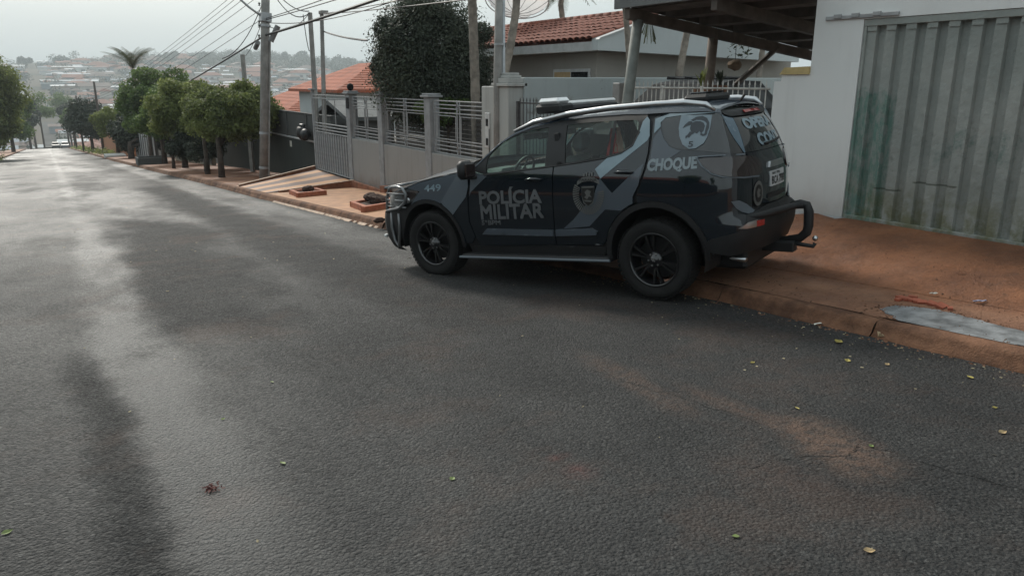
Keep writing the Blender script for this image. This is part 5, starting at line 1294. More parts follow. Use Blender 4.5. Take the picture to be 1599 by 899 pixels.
# vehicles far down the street
w_ = simple("white_vehicle_paint", (0.16, 0.16, 0.165), .4); dk = simple("dark_vehicle_paint", (0.03, 0.03, 0.035), .4)
parked("distant_car", (3.9, 215, road_z(215)), R(90), w_, "pale car far down on the right side of the street")
parked("distant_car", (2.0, 226, road_z(226)), R(90), dk, "dark car far down in the middle of the street's end")

# ------------------------------------------------------------------ the police car
car = bpy.data.objects.new("police_car", None); col.objects.link(car)
tag(car, "black and slate police off-roader with POLICIA MILITAR lettering, backed half onto the pavement", "police car")
car.matrix_world = Matrix(((0.374, 0.9262, -0.0433, 4.577), (-0.9248, 0.3762, 0.0577, 8.242), (0.0699, 0.0185, 0.9974, -0.51), (0, 0, 0, 1)))
def lin(z, T): return float(np.interp(z, [a for a, b_ in T], [b_ for a, b_ in T]))
CP = [(-1.02, .0), (-1.0, .25), (-.95, .5), (-.86, .70), (-.70, .83), (-.45, .905), (-.1, .93), (.6, .93), (1.5, .93), (2.4, .93), (3.0, .93), (3.25, .905), (3.45, .86), (3.60, .77), (3.70, .62), (3.765, .40), (3.79, .2), (3.80, .0)]
def catm(P, n=24):
    P = np.array(P, float); Q = np.vstack([2 * P[0] - P[1], P, 2 * P[-1] - P[-2]]); out = []
    Q[0] = [P[1][0], -P[1][1]]; Q[-1] = [P[-2][0], -P[-2][1]]
    for i in range(1, len(Q) - 2):
        p0, p1, p2, p3 = Q[i - 1:i + 3]
        for k in range(n):
            t = k / n; out.append(.5 * ((2 * p1) + (-p0 + p2) * t + (2 * p0 - 5 * p1 + 4 * p2 - p3) * t * t + (-p0 + 3 * p1 - 3 * p2 + p3) * t ** 3))
    out.append(Q[-2]); return np.array(out)
PLn = catm(CP); AL = np.r_[0, np.cumsum(np.hypot(*np.diff(PLn, axis=0).T))]
AL = AL - np.interp(1.0, PLn[:, 0], AL) + 1.0; SF, SR = float(AL[0]), float(AL[-1])
Tn = np.gradient(PLn, axis=0); Tn /= np.linalg.norm(Tn, axis=1)[:, None]; NXa, NYa = -Tn[:, 1], Tn[:, 0]
IS = [(.2, .09), (.3, .06), (.45, .03), (.6, .012), (.72, .004), (.85, 0), (.98, .0), (1.08, .006), (1.18, .02), (1.26, .045), (1.4, .10), (1.55, .165), (1.66, .225), (1.72, .27), (1.8, .36)]
IR = [(.2, .16), (.45, .07), (.6, .01), (.72, .0), (.765, .01), (.80, .07), (.84, .085), (1.1, .085), (1.25, .11), (1.45, .19), (1.6, .275), (1.70, .36), (1.8, .48)]
IF = [(.2, .16), (.4, .05), (.6, .01), (.75, .0), (.9, .04), (1.0, .10), (1.1, .20), (1.8, .9)]
def S(s, z, off=0.0):
    sg = -1.0
    if s > SR: s = 2 * SR - s; sg = 1.0
    if s < SF: s = 2 * SF - s; sg = 1.0
    x = np.interp(s, AL, PLn[:, 0]); y = np.interp(s, AL, PLn[:, 1]); nx = np.interp(s, AL, NXa); ny = np.interp(s, AL, NYa)
    k = nx * nx; i = lin(z, IS) * (1 - k) + k * (lin(z, IR) if nx > 0 else lin(z, IF)) - off
    return Vector((x - nx * i, sg * (y - ny * i), z))
def inpoly(x, y, P):
    c = False; j = len(P) - 1
    for i in range(len(P)):
        if ((P[i][1] > y) != (P[j][1] > y)) and (x < (P[j][0] - P[i][0]) * (y - P[i][1]) / (P[j][1] - P[i][1]) + P[i][0]): c = not c
        j = i
    return c
def dens(P, d=.06):
    out = []
    for i in range(len(P)):
        a, b_ = P[i], P[(i + 1) % len(P)]; n = max(1, int(math.hypot(b_[0] - a[0], b_[1] - a[1]) / d))
        out += [(a[0] + (b_[0] - a[0]) * k / n, a[1] + (b_[1] - a[1]) * k / n) for k in range(n)]
    return out
def chai(P, it=2):
    for _ in range(it):
        Q = []
        for i in range(len(P)):
            a, b_ = P[i], P[(i + 1) % len(P)]
            Q += [(a[0] * .75 + b_[0] * .25, a[1] * .75 + b_[1] * .25), (a[0] * .25 + b_[0] * .75, a[1] * .25 + b_[1] * .75)]
        P = Q
    return P
def arc(cx, cy, r, a0, a1, n=14): return [(cx + r * math.cos(R(a0 + (a1 - a0) * i / n)), cy + r * math.sin(R(a0 + (a1 - a0) * i / n))) for i in range(n + 1)]
def panel(name, outer, mat, parent, off=0.0, holes=(), grid=.05, depth=.018, side=1, smooth=True, fn=None):
    """body panel: outline in (distance along the car, height), laid on the body surface, with a returned edge"""
    fn = fn or S
    loops = [dens(outer, grid)] + [dens(h, grid) for h in holes]
    pts = []; edges = []
    for L in loops:
        n0 = len(pts); pts += [Vector(p) for p in L]; edges += [(n0 + i, n0 + (i + 1) % len(L)) for i in range(len(L))]
    x0, x1 = min(p[0] for p in loops[0]), max(p[0] for p in loops[0]); y0, y1 = min(p[1] for p in loops[0]), max(p[1] for p in loops[0])
    gx = int((x1 - x0) / grid) + 1; gy = int((y1 - y0) / grid) + 1
    for i in range(1, gx):
        for j in range(1, gy):
            x = x0 + (x1 - x0) * (i + .13 * (j % 2)) / gx; y = y0 + (y1 - y0) * j / gy
            if inpoly(x, y, loops[0]) and not any(inpoly(x, y, h) for h in loops[1:]):
                if min(min((x - q[0]) ** 2 + (y - q[1]) ** 2 for q in L) for L in loops) > (grid * .4) ** 2: pts.append(Vector((x, y)))
    V2, E2, F2, *_ = geometry.delaunay_2d_cdt(pts, edges, [], 0, 1e-5)
    Fc = []
    for f in F2:
        cx = sum(V2[i][0] for i in f) / 3; cy = sum(V2[i][1] for i in f) / 3
        if inpoly(cx, cy, loops[0]) and not any(inpoly(cx, cy, h) for h in loops[1:]): Fc.append(tuple(f))
    V = [fn(v[0], v[1], off) for v in V2]
    if depth:
        cnt_ = {}
        for f in Fc:
            for i in range(3): e = (f[i], f[(i + 1) % 3]); cnt_[tuple(sorted(e))] = cnt_.get(tuple(sorted(e)), 0) + 1
        bd = [e for e, c in cnt_.items() if c == 1]; mp = {}
        for e in bd:
            for i in e:
                if i not in mp: mp[i] = len(V); V.append(fn(V2[i][0], V2[i][1], off - depth))
        Fc += [(a, b_, mp[b_], mp[a]) for a, b_ in bd]
    if side < 0: V = [Vector((v.x, -v.y, v.z)) for v in V]
    o = mk(name, V, Fc, mat, parent)
    bm = bmesh.new(); bm.from_mesh(o.data); bmesh.ops.recalc_face_normals(bm, faces=bm.faces[:]); bm.to_mesh(o.data); bm.free()
    if smooth: autosmooth(o, 40)
    return o
def both(name, outer, mat, parent, **k): return [panel(name, outer, mat, parent, side=s_, **k) for s_ in (1, -1)]
G = .006
WB = 2.845
arcF = arc(0.0, .40, .50, 0, 180, 20); arcR = arc(WB + .03, .42, .52, 0, 180, 20)
# hood edge, A pillar and roof edge line (s, z)
def hoodz(s): return float(np.interp(s, [-1.1, -.95, -.75, -.55, -.35, -.1, .35, .68], [.86, .90, .945, .99, 1.045, 1.12, 1.20, 1.245]))
ROOF = [(.68, 1.245), (.84, 1.385), (1.0, 1.515), (1.19, 1.62), (1.42, 1.685), (1.71, 1.735), (2.25, 1.768), (2.66, 1.775), (3.2, 1.77), (3.5, 1.75), (3.62, 1.735)]
# dark inner shell behind every gap
shell = [(-1.05, .36), (-.52, .36)] + arc(0, .40, .53, 180, 0, 16) + [(.56, .32), (2.28, .40)] + arc(WB + .03, .42, .55, 180, 0, 16) + [(3.45, .48), (SR, .48), (SR, 1.30), (3.85, 1.32), (3.0, 1.36), (1.8, 1.24), (.72, 1.14), (.3, 1.12), (-.35, .98), (-.9, .84)]
both("inner_body", shell, C_PLS, car, off=-.022, depth=0, grid=.09)
both("pillar_backing", [(2.62, 1.735), (2.95, 1.73), (3.0, 1.30), (2.64, 1.30), (2.70, 1.50)], C_PLS, car, off=-.02, depth=0)
# front wing, bumper, lamps
wing = [(-.40, .80)] + [p for p in reversed(arcF) if p[1] > .70 and p[0] < .40][0:0] + [(-.10, 1.01), (-.30, hoodz(-.30) - .01), (-.1, hoodz(-.1) - .01), (.12, hoodz(.12) - .01), (.35, hoodz(.35) - .01), (.64, 1.232), (.645, 1.10), (.612, .93), (.60, .68), (.66, .50), (.60, .42), (.50, .42)] + arc(0, .40, .50, 2, 125, 18)
wing = [(-.28, .83), (-.17, .91), (-.09, 1.0), (-.32, 1.03)] + wing[3:]
L_wing = both("front_wing", wing, C_BLK, car)
head = [(-.09, 1.0), (-.32, 1.03), (-.60, .965), (-.83, .90), (-.80, .80), (-.55, .80), (-.33, .835), (-.19, .905)]
for o in both("headlight", chai(head, 1), C_HEAD, car, off=.004, depth=.03): pass
for s_ in (1, -1):
    hl = [c for c in car.children if c.name.startswith("headlight")][0 if s_ == 1 else 1]
    panel("dark_housing", chai([(-.13, .98), (-.34, 1.0), (-.42, .93), (-.36, .85), (-.22, .91)], 1), C_LENS, hl, off=.007, depth=.0, side=s_)
    q = S(-.30, .89, .012); q.y *= s_
    B().ico(q, .035, 2, 0, (.7, .4, 1)).build("bulb", C_CHR, hl, smooth=True)
bump_f = [(SF, .34), (-.75, .34), (-.56, .42)] + [p for p in arc(0, .40, .50, 178, 118, 10)] + [(-.30, .82), (-.56, .79), (-.80, .79), (-.86, .74), (SF, .74)]
both("front_bumper", bump_f, C_PLS, car, off=.0)
both("grille", [(SF, .75), (-.87, .75), (-.86, .88), (SF, .90)], C_BLK, car, off=-.01, grid=.07)
for z in (.78, .83, .88):
    q = [S(s_, z, .006) for s_ in np.linspace(SF, -.9, 8)]; q = [Vector((p.x, -p.y, p.z)) for p in reversed(q)] + q
    B().tube(q, .010, 5).build("grille_bar", C_CHR, car)
# arch cladding lips
def lip(name, cx, cy, r0, r1, a0, a1):
    return both(name, arc(cx, cy, r0, a0, a1, 26) + arc(cx, cy, r1, a1, a0, 26), C_PLS, car, off=.012, grid=.045, depth=.05)
lip("arch_lip", 0, .40, .505, .462, -4, 170)
lip("arch_lip", WB + .03, .42, .53, .475, -2, 186)
# doors
fd_ = [(.66, 1.228), (.86, 1.190), (1.25, 1.228), (1.64, 1.268), (1.742, 1.275), (1.742, .95), (1.742, .60), (1.742, .47), (.72, .40), (.675, .50), (.618, .68), (.63, .93), (.658, 1.10)]
rd_ = [(1.757, 1.278), (2.05, 1.312), (2.32, 1.350), (2.49, 1.388), (2.60, 1.455), (2.655, 1.58), (2.668, 1.675), (2.70, 1.72), (2.74, 1.68), (2.772, 1.52), (2.78, 1.39), (2.765, 1.25), (2.72, 1.10), (2.665, .985)] + [p for p in arc(WB + .03, .42, .545, 112, 158, 8)] + [(2.345, .54), (2.30, .50), (1.757, .47)]
frame_out = [(.69, 1.236), (.84, 1.365), (1.0, 1.495), (1.19, 1.598), (1.41, 1.662), (1.71, 1.712), (2.05, 1.735), (2.45, 1.742), (2.68, 1.735), (2.70, 1.722), (2.665, 1.672), (2.655, 1.58), (2.60, 1.455), (2.49, 1.388), (2.32, 1.35), (2.05, 1.312), (1.757, 1.278), (1.64, 1.268), (1.25, 1.228), (.86, 1.19)]
gl_f = [(.885, 1.205), (.865, 1.265), (.875, 1.37), (.95, 1.45), (1.05, 1.525), (1.24, 1.60), (1.41, 1.635), (1.60, 1.655), (1.615, 1.55), (1.64, 1.275), (1.3, 1.243)]
gl_r = [(1.875, 1.305), (1.845, 1.47), (1.82, 1.665), (2.05, 1.683), (2.36, 1.69), (2.60, 1.685), (2.64, 1.65), (2.625, 1.55), (2.585, 1.46), (2.50, 1.402), (2.32, 1.362), (2.10, 1.330)]
doors = {}
for s_ in (1, -1):
    fdr = panel("door", fd_, C_BLK, car, side=s_); fdr["label"] = "front door"
    rdr = panel("door", rd_, C_BLK, car, side=s_); rdr["label"] = "rear door"
    doors[s_] = (fdr, rdr)
    panel("window_frame", frame_out, C_PLS, car, off=-.004, holes=[gl_f, gl_r], side=s_)
    panel("window", gl_f, C_WIN, fdr, off=-.012, depth=0, side=s_); panel("window", gl_r, C_WIN, rdr, off=-.012, depth=0, side=s_)
    panel("window_divider", [(2.35, 1.685), (2.385, 1.685), (2.405, 1.375), (2.37, 1.365)], C_PLS, rdr, off=-.008, depth=0, side=s_)
    # bright line along the belt
    q = [S(s0, z0, .004) for s0, z0 in [(.86, 1.185), (1.25, 1.225), (1.64, 1.265), (1.757, 1.275), (2.05, 1.308), (2.32, 1.346), (2.50, 1.388), (2.61, 1.455), (2.662, 1.58)]]
    if s_ < 0: q = [Vector((p.x, -p.y, p.z)) for p in q]
    B().tube(q, .007, 5).build("belt_trim", C_CHR if False else C_PLS, car)
    for (d_, s0, z0) in ((fdr, 1.52, 1.135), (rdr, 2.56, 1.205)):
        h_ = B(); c0 = S(s0, z0); h_.ico(c0 + Vector((0, .012, 0)), .1, 2, 0, (1.05, .16, .34))
        hm_ = h_.build("handle_cup", C_PLS, d_, smooth=True)
        hb = B().tube([S(s0 - .10, z0 + .008, .01), S(s0 - .05, z0 + .016, .038), S(s0 + .05, z0 + .018, .04), S(s0 + .10, z0 + .010, .012)], [.010, .014, .015, .010], 8).build("handle", C_BLK, d_, smooth=True)
        if s_ < 0:
            for oo in (hm_, hb):
                for v in oo.data.vertices: v.co.y *= -1
    # door moulding strip
    panel("door_moulding", [(.78, .535), (.86, .605), (1.735, .63), (1.735, .565)], C_SLT, fdr, off=.016, depth=.02, side=s_)
    panel("door_moulding", [(1.765, .632), (2.20, .668), (2.26, .64), (2.24, .60), (1.765, .567)], C_SLT, rdr, off=.016, depth=.02, side=s_)
# rear quarter
qp = [(2.78, 1.70), (2.80, 1.52), (2.805, 1.39), (2.79, 1.25), (2.745, 1.10), (2.70, 1.0)] + arc(WB + .03, .42, .535, 108, 10, 16) + [(3.40, .56), (3.45, .60), (3.66, .66), (3.78, .79), (3.90, .81), (3.905, .95), (3.895, 1.21), (3.88, 1.345), (3.895, 1.45), (3.92, 1.58), (3.94, 1.665), (3.80, 1.68), (3.62, 1.70), (3.3, 1.73), (2.9, 1.738)]
qw = [(2.865, 1.655), (2.90, 1.69), (3.06, 1.705), (3.40, 1.712), (3.55, 1.70), (3.66, 1.60), (3.76, 1.46), (3.835, 1.355), (3.82, 1.345), (3.5, 1.372), (3.26, 1.40), (3.08, 1.418), (3.0, 1.445), (2.93, 1.52)]
for s_ in (1, -1):
    qo = panel("quarter_panel", qp, C_BLK, car, side=s_)
    panel("quarter_window", chai(qw, 1), C_GLS, qo, off=.004, depth=.012, side=s_)
    tl = panel("tail_light", chai([(3.28, 1.335), (3.34, 1.265), (3.42, 1.205), (3.52, 1.17), (3.77, 1.145), (4.02, 1.135), (4.09, 1.17), (4.07, 1.27), (3.98, 1.315), (3.80, 1.325), (3.5, 1.335)], 1), C_LENS, qo, off=.012, depth=.03, side=s_)
    for P_ in ([(3.27, 1.34), (3.33, 1.262), (3.42, 1.195), (3.52, 1.162), (3.77, 1.138), (4.0, 1.128)], [(3.29, 1.345), (3.5, 1.348), (3.85, 1.335)]):
        q = [S(a, z, .014) for a, z in P_]; q = [Vector((p.x, p.y * s_, p.z)) for p in q]
        B().tube(q, .008, 5).build("lamp_trim", C_BND, tl)
    rb_ = panel("rear_reflector", [(3.66, .695), (3.76, .742), (3.88, .752), (3.875, .69), (3.75, .685)], C_CHR, qo, off=.012, depth=.015, side=s_)
    panel("red_lens", [(3.86, .745), (3.975, .742), (3.97, .692), (3.86, .69)], C_RED, qo, off=.014, depth=.015, side=s_)
    panel("sill", [(.55, .30), (.62, .39), (1.74, .46), (2.34, .49), (2.33, .42), (2.25, .36)], C_PLS, car, off=.0, side=s_)
    # side step
    q = B(); q.cbox((.52, -.985 if s_ > 0 else .86, .275), (2.42, -.86 if s_ > 0 else .985, .315), .012)
    M = Matrix.Translation((0, 0, -.03)) @ Matrix.Rotation(-.045, 4, 'Y'); q.V = [M @ v for v in q.V]
    sb = q.build("side_step", C_PLS, car)
    q = B().tube([(.5, -.99 * s_, .285), (2.44, -.99 * s_, .285)], .016, 6); q.V = [M @ v for v in q.V]; q.build("step_trim", C_BND, sb)
# rear bumper, tailgate, rear glass
rbp = [(3.33, .50), (3.36, .575), (3.42, .61), (3.66, .665), (3.78, .79), (3.90, .80), (4.05, .835), (4.2, .845), (SR, .845), (SR, .46), (3.9, .46), (3.6, .44)]
both("rear_bumper", rbp, C_PLS, car, off=.006)
both("bumper_corner", [(3.60, .94), (3.70, .94), (3.80, .90), (3.93, .825), (3.86, .80), (3.74, .83), (3.66, .87)], C_BND, car, off=.009, depth=.01)
both("tailgate", [(3.915, .96), (3.99, .90), (4.10, .865), (SR, .855), (SR, 1.345), (3.90, 1.345), (3.91, 1.22)], C_BLK, car, off=.0)
tg = [c for c in car.children if c.name.startswith("tailgate")][0]
rg_ = [(3.885, 1.35), (SR, 1.35), (SR, 1.665), (4.1, 1.665), (3.955, 1.665), (3.93, 1.58), (3.905, 1.45)]
for s_ in (1, -1): panel("rear_window", rg_, C_GLS, tg, off=.0, side=s_, depth=.01)
both("spoiler", [(3.70, 1.705), (3.90, 1.674), (4.1, 1.672), (SR, 1.672), (SR, 1.722), (3.72, 1.730)], C_PLS, car, off=.018, depth=.06)
panel("brake_lamp", [(4.22, 1.695), (SR, 1.70), (2 * SR - 4.22, 1.695), (2 * SR - 4.22, 1.72), (4.22, 1.72)], C_RED, car, off=.042, depth=.01)
panel("plate_garnish", [(4.24, 1.185), (2 * SR - 4.24, 1.185), (2 * SR - 4.27, 1.235), (4.27, 1.235)], C_CHR, tg, off=.02, depth=.03)
pt_ = panel("license_plate", [(SR - .20, 1.005), (SR + .20, 1.005), (SR + .20, 1.145), (SR - .20, 1.145)], C_PLT, tg, off=.012, depth=.012, grid=.1)
panel("door_handle", [(SR - .25, .90), (SR + .25, .90), (SR + .25, .94), (SR - .25, .94)], C_PLS, tg, off=.01, depth=.01)
q = B().tube([S(4.28, 1.40, .02), S(4.5, 1.408, .028), S(4.75, 1.42, .02)], .012, 6).build("wiper", C_PLS, tg)
# roof, windscreen, bonnet: lofted between the two side edge lines
def loft(name, line, mat, n=16, crown=.05, fwd=None, parent=car, off=0.0, drop=.0):
    rows = []
    for i, (s0, z0) in enumerate(line):
        e = S(s0, z0, off); w = -e.y; r_ = []
        for k in range(n + 1):
            t = -1 + 2 * k / n; u = 1 - abs(t) ** 2.2
            r_.append(Vector((e.x - (fwd[i] if fwd else 0) * (1 - t * t), w * t, e.z + (crown[i] if isinstance(crown, list) else crown) * u)))
        rows.append(r_)
    o = B().sheet(rows).build(name, mat, parent, smooth=True, fix=True); return o
roofl = [(s0, z0) for s0, z0 in ROOF if s0 >= 1.15]
loft("roof", roofl, C_SKR, crown=[.02, .035, .05, .055, .055, .05, .045, .035], fwd=[.20, .14, .08, .0, 0, 0, 0, 0], off=.0)
loft("windscreen", [(.70, 1.25), (.84, 1.385), (1.0, 1.515), (1.17, 1.61)], C_WSC, crown=[-.02, -.0, .01, .02], fwd=[.42, .33, .25, .20])
both("cant_rail", [(.69, 1.238), (.84, 1.367), (1.0, 1.497), (1.19, 1.60), (1.41, 1.664), (1.71, 1.714), (2.05, 1.737), (2.45, 1.744), (2.70, 1.737), (2.9, 1.74), (3.3, 1.733), (3.60, 1.705), (3.62, 1.735), (3.5, 1.75), (3.2, 1.77), (2.66, 1.775), (2.25, 1.768), (1.71, 1.735), (1.42, 1.685), (1.19, 1.62), (1.0, 1.515), (.84, 1.385), (.68, 1.248)], C_SKR, car, off=.002, depth=.02)
hl_ = [(-.93, .905), (-.80, .94), (-.62, .978), (-.45, 1.018), (-.30, 1.058), (-.1, 1.115), (.12, 1.16), (.35, 1.20), (.66, 1.244)]
loft("bonnet", hl_, C_SLT, crown=[.03, .05, .06, .065, .07, .07, .07, .07, .06], fwd=[.06, .05, .05, .05, .05, .07, .12, .22, .40])
loft("cowl", [(.645, 1.235), (.72, 1.245)], C_PLS, crown=[.055, -.02], fwd=[.41, .43])
# upper wing colour (slate wrap)
both("wing_wrap", [(-.31, 1.035), (-.1, hoodz(-.1) - .016), (.12, hoodz(.12) - .016), (.35, hoodz(.35) - .016), (.52, 1.215), (.25, .90)] + arc(0, .40, .512, 66, 122, 12) + [(-.20, .905), (-.10, 1.0)], C_SLT, car, off=.007, depth=0)
both("wing_band", [(.50, 1.215), (.63, 1.228), (.638, 1.06), (.60, .95), (.375, .735)] + arc(0, .40, .512, 42, 60, 5) + [(.22, .88)], C_BND, car, off=.009, depth=0)
both("door_band", [(.67, 1.22), (.86, 1.183), (.90, 1.18), (.665, 1.0), (.645, .95), (.665, 1.10)], C_BND, doors[1][0], off=.002, depth=0)
def decal(name, P_, mat, par, off=.003, sides=(1, -1)):
    for s_ in sides: panel(name, P_, mat, par if s_ == 1 else (doors[-1][0] if par is doors[1][0] else doors[-1][1] if par is doors[1][1] else par), off=off, depth=0, side=s_, grid=.06)
decal("slate_band", [(1.76, .575), (1.98, .74), (2.24, 1.0), (2.30, 1.16), (2.44, 1.02), (2.76, 1.30), (2.72, 1.10), (2.66, .99)] + arc(WB + .03, .42, .55, 113, 128, 4) + [(2.36, .86), (2.17, .685), (1.92, .655), (1.765, .635)], C_SLT, doors[1][1])
decal("pale_band", [(2.37, 1.36), (2.24, 1.245), (2.31, 1.155), (2.76, 1.50), (2.775, 1.54), (2.74, 1.68), (2.70, 1.715), (2.67, 1.67), (2.657, 1.58), (2.60, 1.453), (2.49, 1.386)], C_LE3, doors[1][1], .004)
decal("pale_band", [(2.815, 1.56), (2.795, 1.69), (2.93, 1.73), (3.45, 1.722), (3.40, 1.717), (3.06, 1.71), (2.90, 1.697), (2.86, 1.655), (2.87, 1.62)], C_LE3, car, .004)
decal("slate_band", [(2.82, 1.28), (2.82, 1.52), (2.87, 1.60), (2.925, 1.51), (2.995, 1.44), (3.07, 1.412), (3.12, 1.40), (2.95, 1.30), (2.90, 1.28)], C_SLT, car, .004)
decal("pillar_wrap", [(3.545, 1.705), (3.66, 1.69), (3.80, 1.672), (3.93, 1.655), (3.91, 1.57), (3.885, 1.45), (3.875, 1.35), (3.85, 1.35), (3.76, 1.47), (3.66, 1.61)], C_WRP, car, .008)
# ---- lettering
def text_on(name, txt, s0, s1, z0, z1, mat, par, off=.006, side=1, bold=.02, s0t=None, slant=0.0, font_sc=1.0, z0b=None, z1b=None, thick=0):
    cu = bpy.data.curves.new(name, 'FONT'); cu.body = txt; cu.offset = bold; cu.resolution_u = 3; cu.fill_mode = 'BOTH' if False else cu.fill_mode
    to = bpy.data.objects.new(name, cu); col.objects.link(to)
    bpy.context.view_layer.update()
    me = bpy.data.meshes.new_from_object(to.evaluated_get(bpy.context.evaluated_depsgraph_get())); bpy.data.objects.remove(to)
    xs = [v.co.x for v in me.vertices]; ys_ = [v.co.y for v in me.vertices]
    a, b_, c_, d_ = min(xs), max(xs), min(ys_), max(ys_)
    bm = bmesh.new(); bm.from_mesh(me)
    for k in range(1, 12):
        x = a + (b_ - a) * k / 12; bmesh.ops.bisect_plane(bm, geom=bm.verts[:] + bm.edges[:] + bm.faces[:], plane_co=(x, 0, 0), plane_no=(1, 0, 0))
    for v in bm.verts:
        u = (v.co.x - a) / (b_ - a); w = (v.co.y - c_) / (d_ - c_)
        zz0 = z0 + ((z0b if z0b is not None else z0) - z0) * u; zz1 = z1 + ((z1b if z1b is not None else z1) - z1) * u
        p = S(s0 + (s1 - s0) * u + slant * w, zz0 + (zz1 - zz0) * w, off)
        if side < 0: p.y *= -1
        v.co = p
    bm.to_mesh(me); bm.free(); me.materials.clear(); me.materials.append(mat); me.name = name
    if thick:
        n = len(me.vertices); co = [v.co.copy() for v in me.vertices]; fs = [tuple(p_.vertices) for p_ in me.polygons]; V = []; Fc = []
        for k, (dx, dz) in enumerate([(0, 0), (thick, 0), (0, thick), (thick, thick), (thick / 2, thick / 2)]):
            V += [c_ + Vector((dx, -.0005 * k, dz)) for c_ in co]; Fc += [tuple(i + k * n for i in f) for f in fs]
        me = mesh_from(name, V, Fc, mat)
    return link(bpy.data.objects.new(name, me), par)
D1, D2 = doors[1]
text_on("lettering", "POLÍCIA", .785, 1.62, .868, 1.05, C_LE2, D1, z0b=.905, z1b=1.085, bold=.035)
text_on("lettering", "MILITAR", .79, 1.62, .70, .855, C_LE2, D1, z0b=.75, z1b=.895, bold=.0, thick=.013)
text_on("lettering", "5°BPM", .79, 1.05, .640, .690, C_LE2, D1, bold=.0, z0b=.655, z1b=.705, thick=.005)
text_on("lettering", "CHOQUE", 2.80, 3.285, 1.205, 1.335, C_LET, car, z0b=1.225, z1b=1.35, bold=.05)
text_on("lettering", "449", -.02, .24, .995, 1.075, C_LE3, L_wing[0], off=.012, bold=.02, z0b=1.01, z1b=1.09)
text_on("lettering", "OPERA", 4.05, 4.86, 1.545, 1.645, C_LE3, tg, bold=.05)
text_on("lettering", "CONT", 4.20, 4.84, 1.385, 1.50, C_LE3, tg, bold=.05)
text_on("plate_text", "BCA 7938", SR - .175, SR + .175, 1.02, 1.098, C_CRK, pt_, off=.014, bold=.03)
text_on("plate_text", "PR", SR - .05, SR + .05, 1.112, 1.135, C_CRK, pt_, off=.014, bold=.03)
text_on("plate_text", "MAF", SR - .16, SR - .08, 1.112, 1.135, C_CRK, pt_, off=.014, bold=.03)
# crest on the rear door: rays, ribbon, inner shield
def flat(name, polys, mat, par, off):
    V = []; Fc = []
    for P_ in polys:
        n0 = len(V); V += [S(a, b_, off) for a, b_ in P_]; Fc.append(tuple(range(n0, n0 + len(P_))))
    return mk(name, V, Fc, mat, par)
cx_, cz0 = 2.175, 1.005
rays = []
for i in range(30):
    a = R(-200 + i * 220 / 29 - 10); 
    for (r0_, r1_, w0, w1) in [(.105, .178, .026, .05)]:
        ca, sa = math.cos(a), math.sin(a); k = 1.0 if sa > 0 else 1.12
        rays.append([(cx_ + math.cos(a - w0) * r0_, cz0 + math.sin(a - w0) * r0_ * k * 1.02), (cx_ + math.cos(a - w1) * r1_, cz0 + math.sin(a - w1) * r1_ * k), (cx_ + math.cos(a + w1) * r1_, cz0 + math.sin(a + w1) * r1_ * k), (cx_ + math.cos(a + w0) * r0_, cz0 + math.sin(a + w0) * r0_ * k * 1.02)])
crest = flat("crest", rays, C_CRS, D2, .008)
flat("ribbon", [[(cx_ - .13, cz0 + .085), (cx_ - .07, cz0 + .118), (cx_, cz0 + .128), (cx_ + .07, cz0 + .122), (cx_ + .13, cz0 + .095), (cx_ + .125, cz0 + .135), (cx_ + .07, cz0 + .165), (cx_, cz0 + .172), (cx_ - .07, cz0 + .162), (cx_ - .125, cz0 + .125)]], C_CRS, D2, .0085)
text_on("crest_text", "PARANÁ", cx_ - .10, cx_ + .10, cz0 + .125, cz0 + .158, C_CRK, D2, off=.0095, bold=.03)
flat("crest_shield", [[(cx_ - .072, cz0 + .075), (cx_ + .072, cz0 + .082), (cx_ + .072, cz0 - .02), (cx_ + .055, cz0 - .09), (cx_, cz0 - .118), (cx_ - .055, cz0 - .09), (cx_ - .072, cz0 - .02)]], C_CRS, D2, .0088)
flat("crest_field", [[(cx_ - .07, cz0 + .06), (cx_ + .07, cz0 + .066), (cx_ + .07, cz0 - .02), (cx_ + .045, cz0 - .08), (cx_, cz0 - .115), (cx_ - .045, cz0 - .08), (cx_ - .07, cz0 - .02)]], C_CRK, D2, .0095)
flat("crest_figure", [[(cx_ - .04, cz0 + .02), (cx_ - .01, cz0 + .045), (cx_ + .035, cz0 + .03), (cx_ + .02, cz0), (cx_ + .045, cz0 - .03), (cx_ + .01, cz0 - .02), (cx_ - .01, cz0 - .05), (cx_ - .045, cz0 - .03), (cx_ - .02, cz0 - .01)], [(cx_ - .05, cz0 - .055), (cx_ + .045, cz0 - .06), (cx_ + .03, cz0 - .075), (cx_ - .035, cz0 - .072)]], C_CRS, D2, .0102)
# turret-like crown over the crest
flat("crest_crown", [[(cx_ - .06 + .03 * i, cz0 + .175), (cx_ - .04 + .03 * i, cz0 + .176), (cx_ - .042 + .03 * i, cz0 + .20 + .012 * (i % 2)), (cx_ - .058 + .03 * i, cz0 + .20 + .012 * (i % 2))] for i in range(4)], C_CRS, D2, .0085)
